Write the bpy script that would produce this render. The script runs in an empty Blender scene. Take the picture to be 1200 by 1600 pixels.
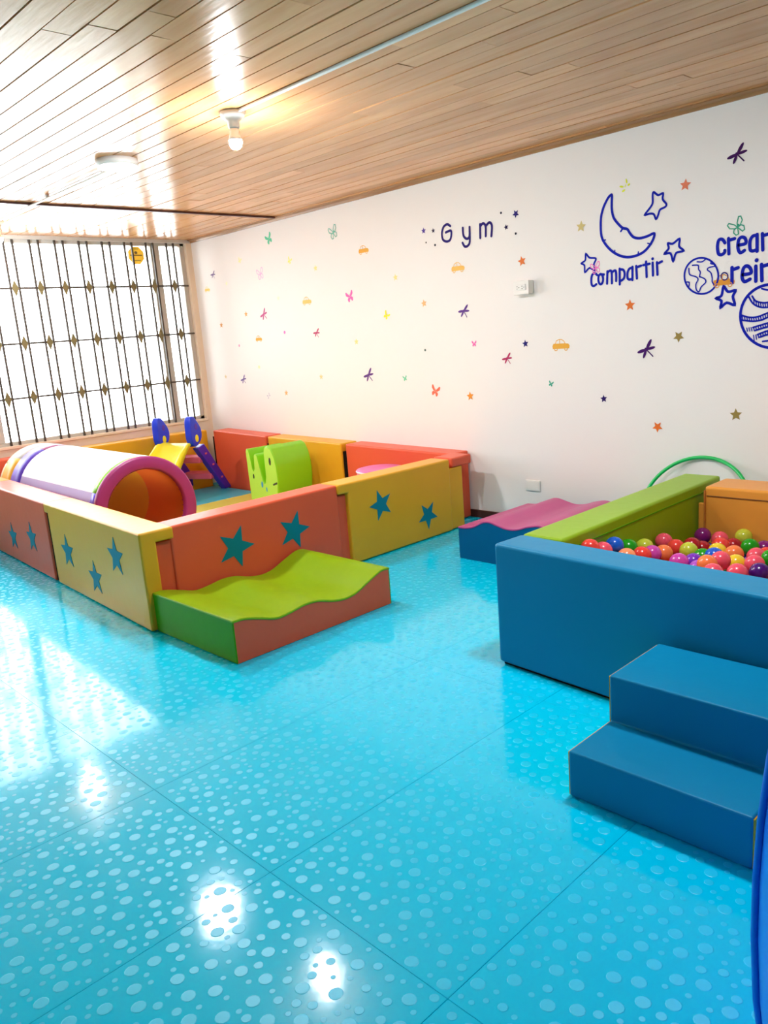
import bpy, bmesh, math, random
from mathutils import Vector, Matrix
random.seed(7)
PI = math.pi
scene = bpy.context.scene
COL = scene.collection

# ------------------------------------------------------------------ camera, world, exposure
F = 1240.76
CAM = Vector((7.02, -4.35, 1.3311))
YAW, PITCH, ROLL = -0.813414653, -0.217536155, -0.0778325956
fw = Vector((math.sin(YAW) * math.cos(PITCH), math.cos(YAW) * math.cos(PITCH), math.sin(PITCH)))
rt = fw.cross(Vector((0, 0, 1))).normalized()
up = rt.cross(fw)
rt, up = math.cos(ROLL) * rt + math.sin(ROLL) * up, -math.sin(ROLL) * rt + math.cos(ROLL) * up
cd = bpy.data.cameras.new('camera')
cam = bpy.data.objects.new('camera', cd)
COL.objects.link(cam)
M4 = Matrix((rt, up, -fw)).transposed().to_4x4()
M4.translation = CAM
cam.matrix_world = M4
cd.sensor_fit = 'VERTICAL'
cd.sensor_height = 24
cd.lens = F / 1600 * 24
cd.clip_start = 0.02
scene.camera = cam

WORLD_STRENGTH = 5.0
w = bpy.data.worlds.new('overcast_sky')
scene.world = w
w.use_nodes = True
w.node_tree.nodes['Background'].inputs[0].default_value = (0.96, 0.98, 1.0, 1)
w.node_tree.nodes['Background'].inputs[1].default_value = WORLD_STRENGTH

LAMP_ROUND = 145.0      # emission strengths of the lamps in the room
LAMP_BULB = 640.0

scene.view_settings.view_transform = 'Standard'
scene.view_settings.look = 'None'
scene.view_settings.gamma = 1
scene.view_settings.use_curve_mapping = False
scene.view_settings.exposure = 1.2
scene.cycles.use_denoising = True
scene.cycles.max_bounces = 10
scene.cycles.diffuse_bounces = 6
scene.cycles.sample_clamp_indirect = 12

# ------------------------------------------------------------------ materials
def lin(c):
    return tuple((x / 255 / 12.92) if x / 255 <= 0.04045 else ((x / 255 + 0.055) / 1.055) ** 2.4 for x in c)
MATS = {}
def mat(name, rgb, rough=0.4, spec=0.5, bump=0.0, bscale=200, var=0.0, vscale=4, coat=0.0, metal=0.0, sub=0.0):
    if name in MATS:
        return MATS[name]
    m = bpy.data.materials.new(name)
    m.use_nodes = True
    nt = m.node_tree
    b = nt.nodes['Principled BSDF']
    c = lin(rgb)
    b.inputs['Base Color'].default_value = (*c, 1)
    b.inputs['Roughness'].default_value = rough
    b.inputs['Specular IOR Level'].default_value = spec
    b.inputs['Coat Weight'].default_value = coat
    b.inputs['Coat Roughness'].default_value = 0.08
    b.inputs['Metallic'].default_value = metal
    tc = nt.nodes.new('ShaderNodeTexCoord')
    if var > 0:
        n = nt.nodes.new('ShaderNodeTexNoise')
        n.inputs['Scale'].default_value = vscale
        n.inputs['Detail'].default_value = 4
        nt.links.new(tc.outputs['Object'], n.inputs['Vector'])
        r = nt.nodes.new('ShaderNodeValToRGB')
        r.color_ramp.elements[0].position = 0.3
        r.color_ramp.elements[1].position = 0.7
        r.color_ramp.elements[0].color = (*[x * (1 - var) for x in c], 1)
        r.color_ramp.elements[1].color = (*[min(1, x * (1 + var)) for x in c], 1)
        nt.links.new(n.outputs['Fac'], r.inputs['Fac'])
        nt.links.new(r.outputs['Color'], b.inputs['Base Color'])
    if bump > 0:
        n2 = nt.nodes.new('ShaderNodeTexNoise')
        n2.inputs['Scale'].default_value = bscale
        n2.inputs['Detail'].default_value = 2
        nt.links.new(tc.outputs['Object'], n2.inputs['Vector'])
        bp = nt.nodes.new('ShaderNodeBump')
        bp.inputs['Strength'].default_value = bump
        bp.inputs['Distance'].default_value = 0.01
        nt.links.new(n2.outputs['Fac'], bp.inputs['Height'])
        nt.links.new(bp.outputs['Normal'], b.inputs['Normal'])
    MATS[name] = m
    return m

def vinyl(name, rgb, rough=0.34, spec=0.22):
    return mat(name, rgb, rough=rough, spec=spec, bump=0.10, bscale=18, var=0.03, vscale=3)

RED = vinyl('vinyl_coral_red', (222, 92, 62))
YEL = vinyl('vinyl_mustard_yellow', (226, 166, 40))
GRN = vinyl('vinyl_olive_green', (134, 172, 12))
GRN2 = vinyl('vinyl_grass_green', (74, 150, 0), 0.4, 0.12)
BLU = vinyl('vinyl_petrol_blue', (0, 125, 170), 0.40, 0.2)
ORA = vinyl('vinyl_orange', (226, 152, 62))
PUR = vinyl('vinyl_raspberry', (186, 76, 132))
STAR = mat('vinyl_teal_star', (0, 122, 144), 0.5, 0.15, bump=0.05, bscale=20)
BLACK = mat('velcro_black', (18, 12, 12), 0.9, 0.1)
SEAM = mat('mat_seam_dark', (0, 110, 150), 0.8, 0.2)
WALL = mat('wall_paint_white', (240, 236, 232), 0.75, 0.25, bump=0.04, bscale=60)
WALLB = mat('wall_paint_cream', (232, 214, 190), 0.75, 0.25, bump=0.04, bscale=60)
ALU = mat('window_aluminium', (196, 190, 180), 0.45, 0.5)
IRON = mat('grille_iron_paint', (70, 62, 54), 0.5, 0.4)
IRON2 = mat('grille_brass_paint', (120, 108, 70), 0.5, 0.4)
WHITE = mat('white_plastic', (236, 234, 228), 0.35, 0.5)
DARKWOOD = mat('dark_brown_wood', (84, 46, 38), 0.45, 0.4)
GREYC = mat('grey_cavity', (70, 66, 62), 0.7, 0.2)

def wood_mat(name, a, bcol):
    m = bpy.data.materials.new(name)
    m.use_nodes = True
    nt = m.node_tree
    b = nt.nodes['Principled BSDF']
    b.inputs['Roughness'].default_value = 0.21
    b.inputs['Specular IOR Level'].default_value = 0.29
    tc = nt.nodes.new('ShaderNodeTexCoord')
    oi = nt.nodes.new('ShaderNodeObjectInfo')
    mp = nt.nodes.new('ShaderNodeMapping')
    mp.inputs['Scale'].default_value = (1.2, 9, 9)
    ad = nt.nodes.new('ShaderNodeVectorMath'); ad.operation = 'ADD'
    mu = nt.nodes.new('ShaderNodeMath'); mu.operation = 'MULTIPLY'; mu.inputs[1].default_value = 37
    nt.links.new(oi.outputs['Random'], mu.inputs[0])
    nt.links.new(tc.outputs['Object'], mp.inputs['Vector'])
    nt.links.new(mp.outputs['Vector'], ad.inputs[0])
    nt.links.new(mu.outputs[0], ad.inputs[1])
    n = nt.nodes.new('ShaderNodeTexNoise')
    n.inputs['Scale'].default_value = 1.6
    n.inputs['Detail'].default_value = 6
    n.inputs['Distortion'].default_value = 0.6
    nt.links.new(ad.outputs[0], n.inputs['Vector'])
    r = nt.nodes.new('ShaderNodeValToRGB')
    r.color_ramp.elements[0].position = 0.3
    r.color_ramp.elements[1].position = 0.72
    r.color_ramp.elements[0].color = (*lin(a), 1)
    r.color_ramp.elements[1].color = (*lin(bcol), 1)
    nt.links.new(n.outputs['Fac'], r.inputs['Fac'])
    hs = nt.nodes.new('ShaderNodeHueSaturation')
    mr = nt.nodes.new('ShaderNodeMapRange')
    mr.inputs['To Min'].default_value = 0.86
    mr.inputs['To Max'].default_value = 1.14
    nt.links.new(oi.outputs['Random'], mr.inputs['Value'])
    nt.links.new(mr.outputs[0], hs.inputs['Value'])
    nt.links.new(r.outputs['Color'], hs.inputs['Color'])
    nt.links.new(hs.outputs['Color'], b.inputs['Base Color'])
    bp = nt.nodes.new('ShaderNodeBump')
    bp.inputs['Strength'].default_value = 0.08
    bp.inputs['Distance'].default_value = 0.01
    n2 = nt.nodes.new('ShaderNodeTexNoise')
    n2.inputs['Scale'].default_value = 5
    nt.links.new(ad.outputs[0], n2.inputs['Vector'])
    nt.links.new(n2.outputs['Fac'], bp.inputs['Height'])
    nt.links.new(bp.outputs['Normal'], b.inputs['Normal'])
    return m
WOOD = wood_mat('varnished_pine', (200, 140, 88), (218, 164, 112))
WOOD2 = wood_mat('pine_moulding', (140, 100, 66), (160, 120, 82))

def floor_mat_material():
    m = bpy.data.materials.new('cyan_rubber')
    m.use_nodes = True
    nt = m.node_tree
    b = nt.nodes['Principled BSDF']
    b.inputs['Base Color'].default_value = (*lin((0, 200, 238)), 1)
    b.inputs['Roughness'].default_value = 0.09
    b.inputs['Specular IOR Level'].default_value = 0.4
    tc = nt.nodes.new('ShaderNodeTexCoord')
    n = nt.nodes.new('ShaderNodeTexNoise')
    n.inputs['Scale'].default_value = 3.0
    n.inputs['Detail'].default_value = 3
    n2 = nt.nodes.new('ShaderNodeTexNoise')
    n2.inputs['Scale'].default_value = 26
    n2.inputs['Detail'].default_value = 2
    for q in (n, n2):
        nt.links.new(tc.outputs['Object'], q.inputs['Vector'])
    bp = nt.nodes.new('ShaderNodeBump'); bp.inputs['Strength'].default_value = 0.05; bp.inputs['Distance'].default_value = 0.02
    bp2 = nt.nodes.new('ShaderNodeBump'); bp2.inputs['Strength'].default_value = 0.03; bp2.inputs['Distance'].default_value = 0.005
    nt.links.new(n.outputs['Fac'], bp.inputs['Height'])
    nt.links.new(n2.outputs['Fac'], bp2.inputs['Height'])
    nt.links.new(bp.outputs['Normal'], bp2.inputs['Normal'])
    nt.links.new(bp2.outputs['Normal'], b.inputs['Normal'])
    return m
RUBBER = floor_mat_material()
COIN = mat('cyan_rubber_coin', (0, 202, 240), 0.34, 0.45)

def emit(name, rgb, s):
    m = bpy.data.materials.new(name)
    m.use_nodes = True
    b = m.node_tree.nodes['Principled BSDF']
    b.inputs['Base Color'].default_value = (0.9, 0.9, 0.9, 1)
    b.inputs['Emission Color'].default_value = (*rgb, 1)
    b.inputs['Emission Strength'].default_value = s
    return m
GLOW_ROUND = emit('led_panel_glow', (0.95, 0.96, 1.0), LAMP_ROUND)
GLOW_BULB = emit('led_bulb_glow', (0.95, 0.96, 1.0), LAMP_BULB)

def glass_mat():
    m = bpy.data.materials.new('window_glass')
    m.use_nodes = True
    nt = m.node_tree
    nt.nodes.clear()
    o = nt.nodes.new('ShaderNodeOutputMaterial')
    t = nt.nodes.new('ShaderNodeBsdfTransparent')
    t.inputs[0].default_value = (0.95, 0.97, 0.97, 1)
    g = nt.nodes.new('ShaderNodeBsdfGlossy')
    g.inputs['Roughness'].default_value = 0.05
    fr = nt.nodes.new('ShaderNodeFresnel')
    fr.inputs[0].default_value = 1.4
    mx = nt.nodes.new('ShaderNodeMixShader')
    nt.links.new(fr.outputs[0], mx.inputs[0])
    nt.links.new(t.outputs[0], mx.inputs[1])
    nt.links.new(g.outputs[0], mx.inputs[2])
    nt.links.new(mx.outputs[0], o.inputs[0])
    return m
GLASS = glass_mat()

# ------------------------------------------------------------------ helpers
def finish(name, bm, m, parent=None, smooth=False, wn=False):
    me = bpy.data.meshes.new(name)
    bm.normal_update()
    bm.to_mesh(me)
    bm.free()
    ms = m if isinstance(m, (list, tuple)) else [m]
    for q in ms:
        me.materials.append(q)
    if smooth or wn:
        for p in me.polygons:
            p.use_smooth = True
    o = bpy.data.objects.new(name, me)
    COL.objects.link(o)
    if parent is not None:
        o.parent = parent
    if wn:
        md = o.modifiers.new('weighted_normal', 'WEIGHTED_NORMAL')
        md.keep_sharp = False
        md.weight = 100
    return o

def tag(o, label=None, cat=None, group=None, kind=None):
    if label: o['label'] = label
    if cat: o['category'] = cat
    if group: o['group'] = group
    if kind: o['kind'] = kind
    return o

def empty(name, loc=(0, 0, 0), rz=0):
    o = bpy.data.objects.new(name, None)
    o.empty_display_size = 0.1
    COL.objects.link(o)
    o.location = loc
    o.rotation_euler = (0, 0, rz)
    return o

def bbox(bm, x0, x1, y0, y1, z0, z1, bev=0.0, seg=3, mi=0):
    vs = [bm.verts.new(p) for p in ((x0, y0, z0), (x1, y0, z0), (x1, y1, z0), (x0, y1, z0), (x0, y0, z1), (x1, y0, z1), (x1, y1, z1), (x0, y1, z1))]
    fs = [bm.faces.new([vs[i] for i in f]) for f in ((3, 2, 1, 0), (4, 5, 6, 7), (0, 1, 5, 4), (1, 2, 6, 5), (2, 3, 7, 6), (3, 0, 4, 7))]
    for f in fs:
        f.material_index = mi
    if bev > 0:
        es = list({e for f in fs for e in f.edges})
        bmesh.ops.bevel(bm, geom=es, offset=bev, segments=seg, profile=0.6, affect='EDGES', clamp_overlap=True)
    return bm

def box(name, x0, x1, y0, y1, z0, z1, m, parent=None, bev=0.0, seg=3):
    bm = bmesh.new()
    bbox(bm, x0, x1, y0, y1, z0, z1, bev, seg)
    return finish(name, bm, m, parent, wn=bev > 0)

def prism(bm, prof, axis, a0, a1, bev=0.0, seg=2):
    """extrude a 2D outline (list of (u,v)) along an axis. axis 'x': (u,v)=(y,z); 'y': (x,z); 'z': (x,y)"""
    def P(u, v, a):
        return {'x': (a, u, v), 'y': (u, a, v), 'z': (u, v, a)}[axis]
    A = [bm.verts.new(P(u, v, a0)) for u, v in prof]
    B = [bm.verts.new(P(u, v, a1)) for u, v in prof]
    n = len(prof)
    fs = [bm.faces.new(A[::-1]), bm.faces.new(B)]
    for i in range(n):
        fs.append(bm.faces.new((A[i], A[(i + 1) % n], B[(i + 1) % n], B[i])))
    bmesh.ops.recalc_face_normals(bm, faces=fs)
    if bev > 0:
        bm.normal_update()
        es = [e for e in {e for f in fs for e in f.edges} if len(e.link_faces) == 2 and e.calc_face_angle(0) > 0.6]
        bmesh.ops.bevel(bm, geom=es, offset=bev, segments=seg, profile=0.6, affect='EDGES', clamp_overlap=True)
    return bm

def lathe(bm, prof, seg=24, center=(0, 0, 0), ax='z'):
    rings = []
    for r, h in prof:
        ring = []
        for k in range(seg):
            a = 2 * PI * k / seg
            p = (r * math.cos(a), r * math.sin(a), h) if ax == 'z' else (h, r * math.cos(a), r * math.sin(a))
            ring.append(bm.verts.new((p[0] + center[0], p[1] + center[1], p[2] + center[2])))
        rings.append(ring)
    fs = []
    for i in range(len(rings) - 1):
        for k in range(seg):
            fs.append(bm.faces.new((rings[i][k], rings[i][(k + 1) % seg], rings[i + 1][(k + 1) % seg], rings[i + 1][k])))
    return rings, fs

def tube(bm, pts, r, seg=8, cap=True):
    pts = [Vector(p) for p in pts]
    rings = []
    for i, p in enumerate(pts):
        t = (pts[min(i + 1, len(pts) - 1)] - pts[max(i - 1, 0)]).normalized()
        a = t.orthogonal().normalized() if i == 0 else (prev - prev.dot(t) * t).normalized()
        prev = a
        b = t.cross(a)
        rr = r[i] if isinstance(r, (list, tuple)) else r
        rings.append([bm.verts.new(p + rr * (math.cos(2 * PI * k / seg) * a + math.sin(2 * PI * k / seg) * b)) for k in range(seg)])
    for i in range(len(rings) - 1):
        for k in range(seg):
            bm.faces.new((rings[i][k], rings[i][(k + 1) % seg], rings[i + 1][(k + 1) % seg], rings[i + 1][k]))
    if cap:
        bm.faces.new(rings[0][::-1])
        bm.faces.new(rings[-1])
    return bm

def pix_ray(px, py):
    return rt * ((px - 600) / F) - up * ((py - 800) / F) + fw
def wall_point(px, py, y=0.0):
    """point of the long wall (plane y = const) that the photograph shows at this place"""
    d = pix_ray(px, py)
    return CAM + d * ((y - CAM.y) / d.y)

# ------------------------------------------------------------------ room shell
RX1, RY0, H = 8.3, -5.7, 2.372
fl = tag(box('floor', -0.15, RX1, RY0, 0.1, -0.1, -0.012, SEAM), kind='structure')
wr = tag(box('wall_right', -0.15, RX1, 0.0, 0.15, -0.012, 2.6, WALL), kind='structure')
tag(box('wall_left', -0.15, RX1, RY0 - 0.15, RY0, -0.012, 2.6, mat('wall_beige_low_fill', (196, 186, 174), 0.75, 0.25)), kind='structure')  # unseen wall, its beige toned down to reduce bounced fill light
tag(box('wall_back', RX1, RX1 + 0.15, RY0, 0.1, -0.012, 2.6, mat('wall_grey_low_fill', (168, 160, 152), 0.75, 0.25)), kind='structure')  # out of view behind the camera; grey chosen darker to weaken fill light
WY0, WY1, SILL, WTOP = -5.35, -0.06, 0.656, 2.348
bm = bmesh.new()
bbox(bm, -0.15, 0, RY0, 0, -0.012, SILL)
bbox(bm, -0.15, 0, RY0, 0, WTOP, 2.6)
bbox(bm, -0.15, 0, WY1, 0, SILL, WTOP)
bbox(bm, -0.15, 0, RY0, WY0, SILL, WTOP)
tag(finish('wall_window', bm, WALLB), kind='structure')
ce = tag(box('ceiling', -0.15, RX1, RY0, 0.1, H + 0.016, H + 0.2, DARKWOOD), kind='structure')
# planks run along the long wall, 105 mm apart
PITCHW = 0.1047
k = -4
plank_y = []
y = -2.169
while y < -0.02: y += PITCHW
while y > RY0:
    plank_y.append((max(RY0, y - PITCHW + 0.0), min(y, 0.0)))
    y -= PITCHW
meshcache = {}
for i, (ya, yb) in enumerate(plank_y):
    cuts = [0.0]
    x = random.uniform(1.2, 3.1)
    while x < RX1 - 0.8:
        cuts.append(x); x += random.uniform(2.6, 3.3)
    cuts.append(RX1)
    for a, b in zip(cuts[:-1], cuts[1:]):
        bm = bmesh.new()
        g = 0.0035
        dz = random.uniform(-0.0012, 0.0012)
        bbox(bm, a + 0.001, b - 0.001, ya + g, yb - g, H + dz, H + 0.018, 0.0)
        bm.verts.ensure_lookup_table()
        d1, d2 = random.uniform(-0.0009, 0.0009), random.uniform(-0.0009, 0.0009)
        for v_ in bm.verts:
            if v_.co.z < H + 0.01: v_.co.z += d1 if v_.co.y < (ya + yb) / 2 else d2
        o = finish('ceiling_plank', bm, WOOD, ce)
# corner moulding along the right wall (trim) and the dark batten across the ceiling
bm = bmesh.new()
prism(bm, [(0, H - 0.028), (0, H + 0.003), (-0.045, H + 0.003), (-0.045, H - 0.006), (-0.02, H - 0.014), (-0.012, H - 0.028)], 'x', 0, RX1)
tag(finish('trim_1', bm, WOOD2), kind='structure')
tag(box('trim_2', 1.395, 1.43, RY0, -0.045, H - 0.014, H + 0.0, DARKWOOD, bev=0.003, seg=1), kind='structure')
tag(box('baseboard_right', 0, RX1, -0.012, 0, -0.012, 0.055, DARKWOOD, bev=0.003, seg=1), kind='structure')
# floor mats with raised coins
MX, MY = 0.61, 1.22
COIN_SIZES = (0.0165, 0.0112, 0.0068)
def coins_mesh(bm, x0, x1, y0, y1):
    pts = []
    grid = {}
    for R_, tries in ((COIN_SIZES[0], 420), (COIN_SIZES[1], 700), (COIN_SIZES[2], 1100)):
        gap = 0.0155 if R_ == COIN_SIZES[0] else (0.0095 if R_ == COIN_SIZES[1] else 0.0075)
        for _ in range(tries):
            x = random.uniform(x0 + R_ + .004, x1 - R_ - .004); yy = random.uniform(y0 + R_ + .004, y1 - R_ - .004)
            ci, cj = int(x / 0.05), int(yy / 0.05)
            ok = True
            for a in (-1, 0, 1):
                for b in (-1, 0, 1):
                    for (px, py, pr) in grid.get((ci + a, cj + b), ()):
                        if (px - x) ** 2 + (py - yy) ** 2 < (pr + R_ + gap) ** 2:
                            ok = False; break
                    if not ok: break
                if not ok: break
            if ok:
                grid.setdefault((ci, cj), []).append((x, yy, R_)); pts.append((x, yy, R_))
    V, FA = [], []
    n = 12
    for (x, yy, r) in pts:
        b0 = len(V)
        hgt = 0.0006 if r > 0.01 else 0.00045
        for rr, hh in ((1.0, 0.0), (0.9, hgt * 0.96)):
            for q in range(n):
                a = 2 * PI * q / n
                V.append((x + r * rr * math.cos(a), yy + r * rr * math.sin(a), hh))
        V.append((x, yy, hgt))
        for q in range(n):
            q2 = (q + 1) % n
            FA.append((b0 + q, b0 + q2, b0 + n + q2, b0 + n + q))
            FA.append((b0 + n + q, b0 + n + q2, b0 + 2 * n))
    return V, FA
# three coin layouts shared by the mats
coin_meshes = []
for v in range(3):
    V, FA = coins_mesh(None, 0, MX, 0, MY)
    me = bpy.data.meshes.new('coins')
    me.from_pydata(V, [], FA)
    me.materials.append(COIN)
    coin_meshes.append(me)
matme = None
xs = [6.06 + MX * i for i in range(-10, 4)]
ys = [-3.37 + MY * j for j in range(-2, 3)]
for i, x in enumerate(xs):
    for j, yv in enumerate(ys):
        xa, xb = max(0.0, x), min(RX1, x + MX)
        ya, yb = max(RY0, yv), min(-0.013, yv + MY)
        if xb - xa < 0.05 or yb - ya < 0.05: continue
        full = abs(xb - xa - MX) < 1e-6 and abs(yb - ya - MY) < 1e-6
        if full and matme is not None:
            o = bpy.data.objects.new('floor_mat', matme); COL.objects.link(o); o.parent = fl
        else:
            bm = bmesh.new()
            bbox(bm, xa - x + 0.0004, xb - x - 0.0004, ya - yv + 0.0004, yb - yv - 0.0004, -0.012, 0.0, 0.0006, 1)
            o = finish('floor_mat', bm, RUBBER, fl)
            if full: matme = o.data
        o.location = (x, yv, 0)
        inside = xb < 3.5 and ya > -2.5
        if full and not inside and xb > 0.6:
            c = bpy.data.objects.new('raised_coins', coin_meshes[(i * 2 + j) % 3])
            COL.objects.link(c); c.parent = o
            c['kind'] = 'stuff'
        elif not inside and yb - ya > 0.3 and yb > -1.2:      # the row cut by the wall
            V, FA = coins_mesh(None, xa - x, xb - x, ya - yv, yb - yv)
            me = bpy.data.meshes.new('coins'); me.from_pydata(V, [], FA); me.materials.append(COIN)
            c = bpy.data.objects.new('raised_coins', me); COL.objects.link(c); c.parent = o; c['kind'] = 'stuff'

# ------------------------------------------------------------------ window, glass and grille
win = tag(empty('window_1', (0, 0, 0)), kind='structure')
bm = bmesh.new()
for (a, b, c, d) in ((WY0, WY1, SILL, SILL + 0.035), (WY0, WY1, WTOP - 0.03, WTOP), (WY1 - 0.045, WY1, SILL, WTOP), (WY0, WY0 + 0.045, SILL, WTOP)):
    bbox(bm, -0.11, -0.04, a, b, c, d, 0.004, 1)
finish('window_frame', bm, ALU, win)
mul = [-0.365, -2.045, -3.72]
for my in mul:
    bm = bmesh.new()
    bbox(bm, -0.115, -0.035, my - 0.03, my + 0.03, SILL + 0.03, WTOP - 0.025, 0.004, 1)
    bbox(bm, -0.10, -0.05, my - 0.045, my + 0.045, SILL + 0.03, WTOP - 0.025, 0.004, 1)
    finish('window_mullion', bm, ALU, win)
edges = [WY1 - 0.03] + mul + [WY0 + 0.03]
for a, b in zip(edges[:-1], edges[1:]):
    box('window_pane', -0.080, -0.075, b + 0.02, a - 0.02, SILL + 0.02, WTOP - 0.02, GLASS, win)
tag(box('trim_3', -0.12, 0.012, WY0 - 0.01, WY1 + 0.01, SILL - 0.02, SILL + 0.004, WALLB, bev=0.004, seg=1), kind='structure')
tag(box('trim_4', -0.02, 0.012, WY0, -0.012, WTOP - 0.006, H + 0.006, ALU, bev=0.004, seg=1), kind='structure')

gr = tag(empty('window_grille', (-0.012, -2.6, SILL)), 'dark iron grille of paired bars with diamonds across the window', 'window grille')
def gobj(name, bm, m):
    o = finish(name, bm, m)
    o.parent = gr
    o.matrix_parent_inverse = Matrix.Translation(-Vector(gr.location))
    return o
GX = -0.012
rows = (1.951, 1.499, 1.049)
n = 0
yv = -0.2265
dia = bmesh.new()
prism(dia, [(0, -0.068), (0.028, 0), (0, 0.068), (-0.028, 0)], 'x', -0.005, 0.005)
diame = bpy.data.meshes.new('diamond'); dia.to_mesh(diame); dia.free()
diame.materials.append(IRON2)
barme = None
while yv > WY0 + 0.1:
    for s in (-1, 1):
        if barme is None:
            bm = bmesh.new(); bbox(bm, -0.008, 0.008, -0.008, 0.008, 0.0, WTOP - SILL - 0.012)
            barme = bpy.data.meshes.new('bar'); bm.to_mesh(barme); bm.free(); barme.materials.append(IRON)
        o = bpy.data.objects.new('grille_bar', barme); COL.objects.link(o); o.parent = gr
        o.location = (0, yv + s * 0.036 + 2.6, 0.006)
    for z in rows:
        o = bpy.data.objects.new('diamond', diame); COL.objects.link(o); o.parent = gr
        o.location = (0.004, yv + 2.6, z - SILL)
    yv -= 0.2135
for z in rows:
    bm = bmesh.new(); bbox(bm, GX - 0.005, GX + 0.005, WY0 + 0.01, -0.075, z - 0.0078, z + 0.0078)
    gobj('grille_rail', bm, IRON)

# yellow octagonal sticker on the glass, with small printed lines
c = Vector((-0.072, -0.553, 2.235))
st = tag(empty('window_sticker', c), 'yellow octagonal security sticker high on the window glass', 'sticker')
STKY = mat('sticker_yellow', (250, 222, 90), 0.5)
nt_ = STKY.node_tree
t_ = nt_.nodes.new('ShaderNodeBsdfTranslucent'); t_.inputs[0].default_value = (*lin((250, 222, 90)), 1)
mx_ = nt_.nodes.new('ShaderNodeMixShader'); mx_.inputs[0].default_value = 0.2
nt_.links.new(nt_.nodes['Principled BSDF'].outputs[0], mx_.inputs[1]); nt_.links.new(t_.outputs[0], mx_.inputs[2])
nt_.links.new(mx_.outputs[0], nt_.nodes['Material Output'].inputs[0])
bm = bmesh.new()
prism(bm, [(0.085 * math.cos(PI / 8 + k * PI / 4), 0.085 * math.sin(PI / 8 + k * PI / 4)) for k in range(8)], 'x', 0, 0.0015)
finish('sticker_face', bm, STKY, st)
STKB = mat('sticker_print', (120, 104, 60), 0.6)
bm = bmesh.new()
for (a, b, z0, z1) in ((-0.06, 0.06, -0.004, 0.006), (-0.04, 0.04, -0.05, -0.043), (-0.03, 0.03, 0.055, 0.06)):
    bbox(bm, 0.0015, 0.0022, a, b, z0, z1)
prism(bm, [(0.016 * math.cos(k * PI / 5), 0.024 + 0.013 * math.sin(k * PI / 5)) for k in range(10)], 'x', 0.0015, 0.0022)
finish('printed_mark', bm, STKB, st)

# ------------------------------------------------------------------ lamps and conduits on the ceiling
def bulb_lamp(x, y, label, length=0.0):
    L = tag(empty('bulb_lamp', (x, y, H)), label, 'lamp')
    bm = bmesh.new()
    lathe(bm, [(0.001, 0.0), (0.056, 0.0), (0.058, -0.012), (0.050, -0.024), (0.028, -0.040), (0.026, -0.066), (0.0235, -0.07), (0.001, -0.07)], 28)
    finish('rosette', bm, WHITE, L, smooth=True)
    bm = bmesh.new()
    lathe(bm, [(0.001, -0.066), (0.020, -0.068), (0.021, -0.088), (0.027, -0.108), (0.0305, -0.121), (0.001, -0.121)], 24)
    finish('bulb_collar', bm, WHITE, L, smooth=True)
    bm = bmesh.new()
    lathe(bm, [(0.001, -0.1205), (0.0295, -0.1205), (0.0300, -0.132), (0.0255, -0.147), (0.014, -0.158), (0.001, -0.161)], 24)
    finish('bulb', bm, GLOW_BULB, L, smooth=True)
    return L
bulb_lamp(3.80, -2.055, 'bare glowing bulb in a white rosette at the end of the long conduit')
bulb_lamp(0.66, -2.03, 'bare bulb lamp beside the window at the left edge')
def round_lamp(x, y, label):
    L = tag(empty('round_ceiling_lamp', (x, y, H)), label, 'lamp')
    bm = bmesh.new()
    lathe(bm, [(0.001, 0.0), (0.112, 0.0), (0.112, -0.022), (0.108, -0.034), (0.102, -0.036)], 40)
    finish('lamp_housing', bm, WHITE, L, smooth=True)
    bm = bmesh.new()
    lathe(bm, [(0.102, -0.034), (0.099, -0.039), (0.06, -0.042), (0.001, -0.043)], 40)
    finish('diffuser', bm, GLOW_ROUND, L, smooth=True)
    return L
round_lamp(2.745, -2.10, 'round white flush ceiling lamp, lit, between bulb and window')
round_lamp(5.80, -1.95, 'round white flush ceiling lamp above the ball pit')
bm = bmesh.new(); bbox(bm, 3.85, 5.70, -2.064, -2.046, H - 0.013, H - 0.0005, 0.003, 1)
tag(finish('wire_conduit', bm, WHITE), 'long white cable conduit running from the bulb lamp along the ceiling', 'conduit')
bm = bmesh.new(); bbox(bm, 0.72, 2.632, -2.075, -2.06, H - 0.026, H - 0.0145, 0.003, 1)
for xx in (0.75, 1.7, 2.5):
    bbox(bm, xx, xx + 0.02, -2.078, -2.057, H - 0.0155, H - 0.0005)
tag(finish('wire_conduit', bm, WHITE), 'white cable conduit between the round lamp and the window bulb', 'conduit')

# ------------------------------------------------------------------ soft play corral panels
def star_pts(r, rot=0, inner=0.42, n=5):
    out = []
    for k in range(2 * n):
        a = PI / 2 + rot + k * PI / n
        rr = r if k % 2 == 0 else r * inner
        out.append((rr * math.cos(a), rr * math.sin(a)))
    return out

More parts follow.
